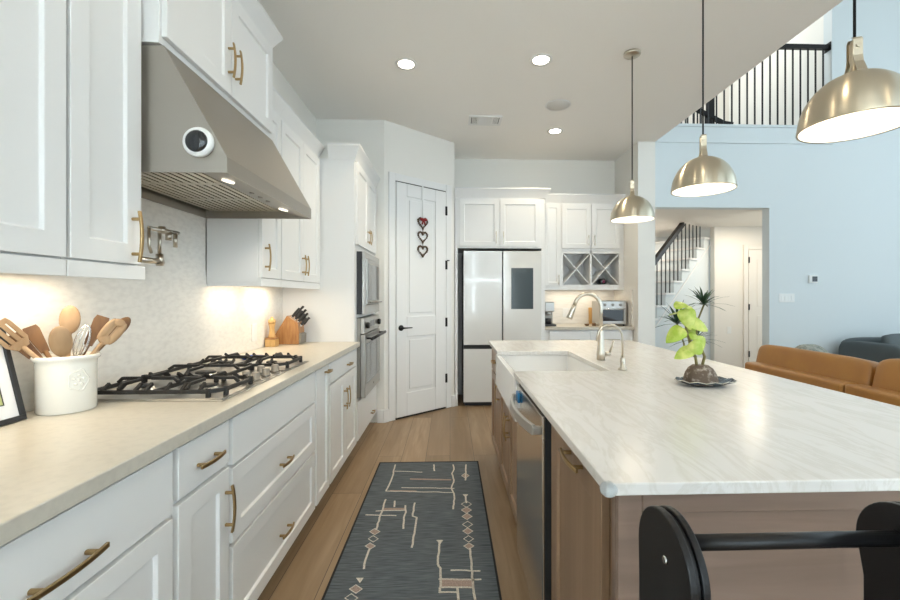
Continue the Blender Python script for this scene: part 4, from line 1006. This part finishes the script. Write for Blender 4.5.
# staircase in the hall
sc = empty('staircase', (3.66,6.59,0), math.radians(35), 'white staircase with black balusters rising in the hall opening', 'staircase')
RS, RN = .189, .25
pts = [(RN*(3-9)-.02,0)]
for k in range(3,13): pts += [(RN*(k-9)-.0,RS*k-.03),(RN*(k-8),RS*k-.03)]
pts += [(RN*(13-9)+.02,RS*12-.03),(RN*(13-9)+.02,0)]
MB().prism(pts, 0, .95, 'y').build('stringer', M['living'], sc)
for k in range(3,13):
    box(RN*(k-9)-.03,RN*(k-8)+.001,-.025,.95,RS*k-.029,RS*k).build('tread', M['trim'], sc, bevel=.004)
sk_ = [(RN*(3-9)-.02,RS*3-.30),(RN*(13-9),RS*13-.30),(RN*(13-9),RS*13-.275),(RN*(3-9)-.02,RS*3-.275)]
MB().prism(sk_, -.012, -.0005, 'y').build('skirt_trim', M['trim'], sc)
b = MB(); b.tube([(RN*(3-9),.03,RS*3+.66),(RN*(9.36-9),.03,RS*9.36+.66)], 0, flat=(.07,.06)); b.build('handrail', M['blackm'], sc)
for k in range(3,12):
    for q in (.06,.185):
        x = RN*(k-9)+q; zt = RS*(9+x/RN)+.66-.04
        box(x-.0065,x+.0065,.0235,.0365,RS*k+.0005,min(zt,2.444)).build('baluster', M['blackm'], sc)
pa = empty('palm_plant', (3.40,5.98,0), 0, 'dark green spiky dracaena in front of the staircase', 'plant')
MB().lathe([(.004,0),(.12,0),(.16,.30),(.165,.32),(.150,.32),(.145,.28),(.004,.28)], (0,0,0), 24).build('pot', M['carpet'], pa)
b = MB(); random.seed(5)
stm = [[(0,0,.25),(.06,.0,.7),(.24,-.01,1.15)],[(.01,.01,.25),(-.05,.0,.6),(-.16,-.02,.88)],[(0,-.01,.25),(.03,-.02,.45),(.10,-.04,.65)]]
for s_ in stm: b.tube(s_, .013, 8)
b.build('stem', M['stem'], pa)
b = MB()
for s_, nL, L in zip(stm, (26,26,20), (.42,.50,.40)):
    o_ = Vector(s_[-1])
    for i in range(nL):
        a = 2.4*i+random.random(); el = random.uniform(.0,1.3); l = L*random.uniform(.7,1.1); pr = []
        d = Vector((math.cos(a)*math.cos(el), math.sin(a)*math.cos(el)*.75, math.sin(el)))
        for t in (0,.35,.7,1): pr.append(o_+d*(l*t)+Vector((0,0,-.30*l*t*t)))
        sd = d.cross(Vector((0,0,1))).normalized() if abs(d.z)<.98 else Vector((1,0,0))
        ws = (.008,.016,.012,.001); rows = [[b.bm.verts.new(p-sd*w_),b.bm.verts.new(p+sd*w_)] for p,w_ in zip(pr,ws)]
        for r0,r1 in zip(rows,rows[1:]): b.face([r0[0],r0[1],r1[1],r1[0]], True)
o = b.build('foliage', M['leafd'], pa, recalc=False); o.modifiers.new('thickness','SOLIDIFY').thickness = .002

# hall door on the right, small pictures by the stairs
dh = struct(box(5.02,5.80,6.972,6.999,.01,2.05).build('door_2', M['beige'], bevel=.003))
b = MB()
for z0,z1 in ((.25,.95),(1.10,1.90)): b.box(5.16,5.66,6.966,6.9715,z0,z1)
b.build('door_panel', M['beige'], dh, bevel=.003)
for z in (.30,1.09,1.88): box(5.012,5.028,6.955,6.9715,z-.05,z+.05).build('hinge', M['blackm'], dh)
b = MB(); b.box(4.94,5.015,6.975,6.999,0,2.13); b.box(5.805,5.88,6.975,6.999,0,2.13); b.box(5.015,5.805,6.975,6.999,2.055,2.13)
struct(b.build('trim_3', M['beige'], bevel=.004))
o = empty('electrical_outlet', (4.70,6.9995,.70), 0, 'small white plate on the hall wall beside the hall door', 'outlet')
box(-.035,.035,-.006,-.0003,-.058,.058).build('cover_plate', M['plast'], o, bevel=.002); box(-.015,.015,-.008,-.0061,-.033,.033).build('socket', M['plast'], o)
hal = bpy.data.lights.new('hall_lamp','AREA'); hal.energy = 10; hal.color = (1,.88,.72); hal.size = .5
ho = bpy.data.objects.new('hall_lamp', hal); COL.objects.link(ho); ho.location = (4.7,6.2,2.43)
hal = bpy.data.lights.new('upper_hall_lamp','AREA'); hal.energy = 15; hal.color = (1,.90,.78); hal.size = .8
ho = bpy.data.objects.new('upper_hall_lamp', hal); COL.objects.link(ho); ho.location = (4.0,6.5,6.1)
hal = bpy.data.lights.new('stair_fill_light','AREA'); hal.energy = 9; hal.color = (1,.90,.78); hal.size = .5  # added fill light without a fitting, brightens the stairwell back wall
ho = bpy.data.objects.new('stair_fill_light', hal); COL.objects.link(ho); ho.location = (2.9,7.4,2.43)
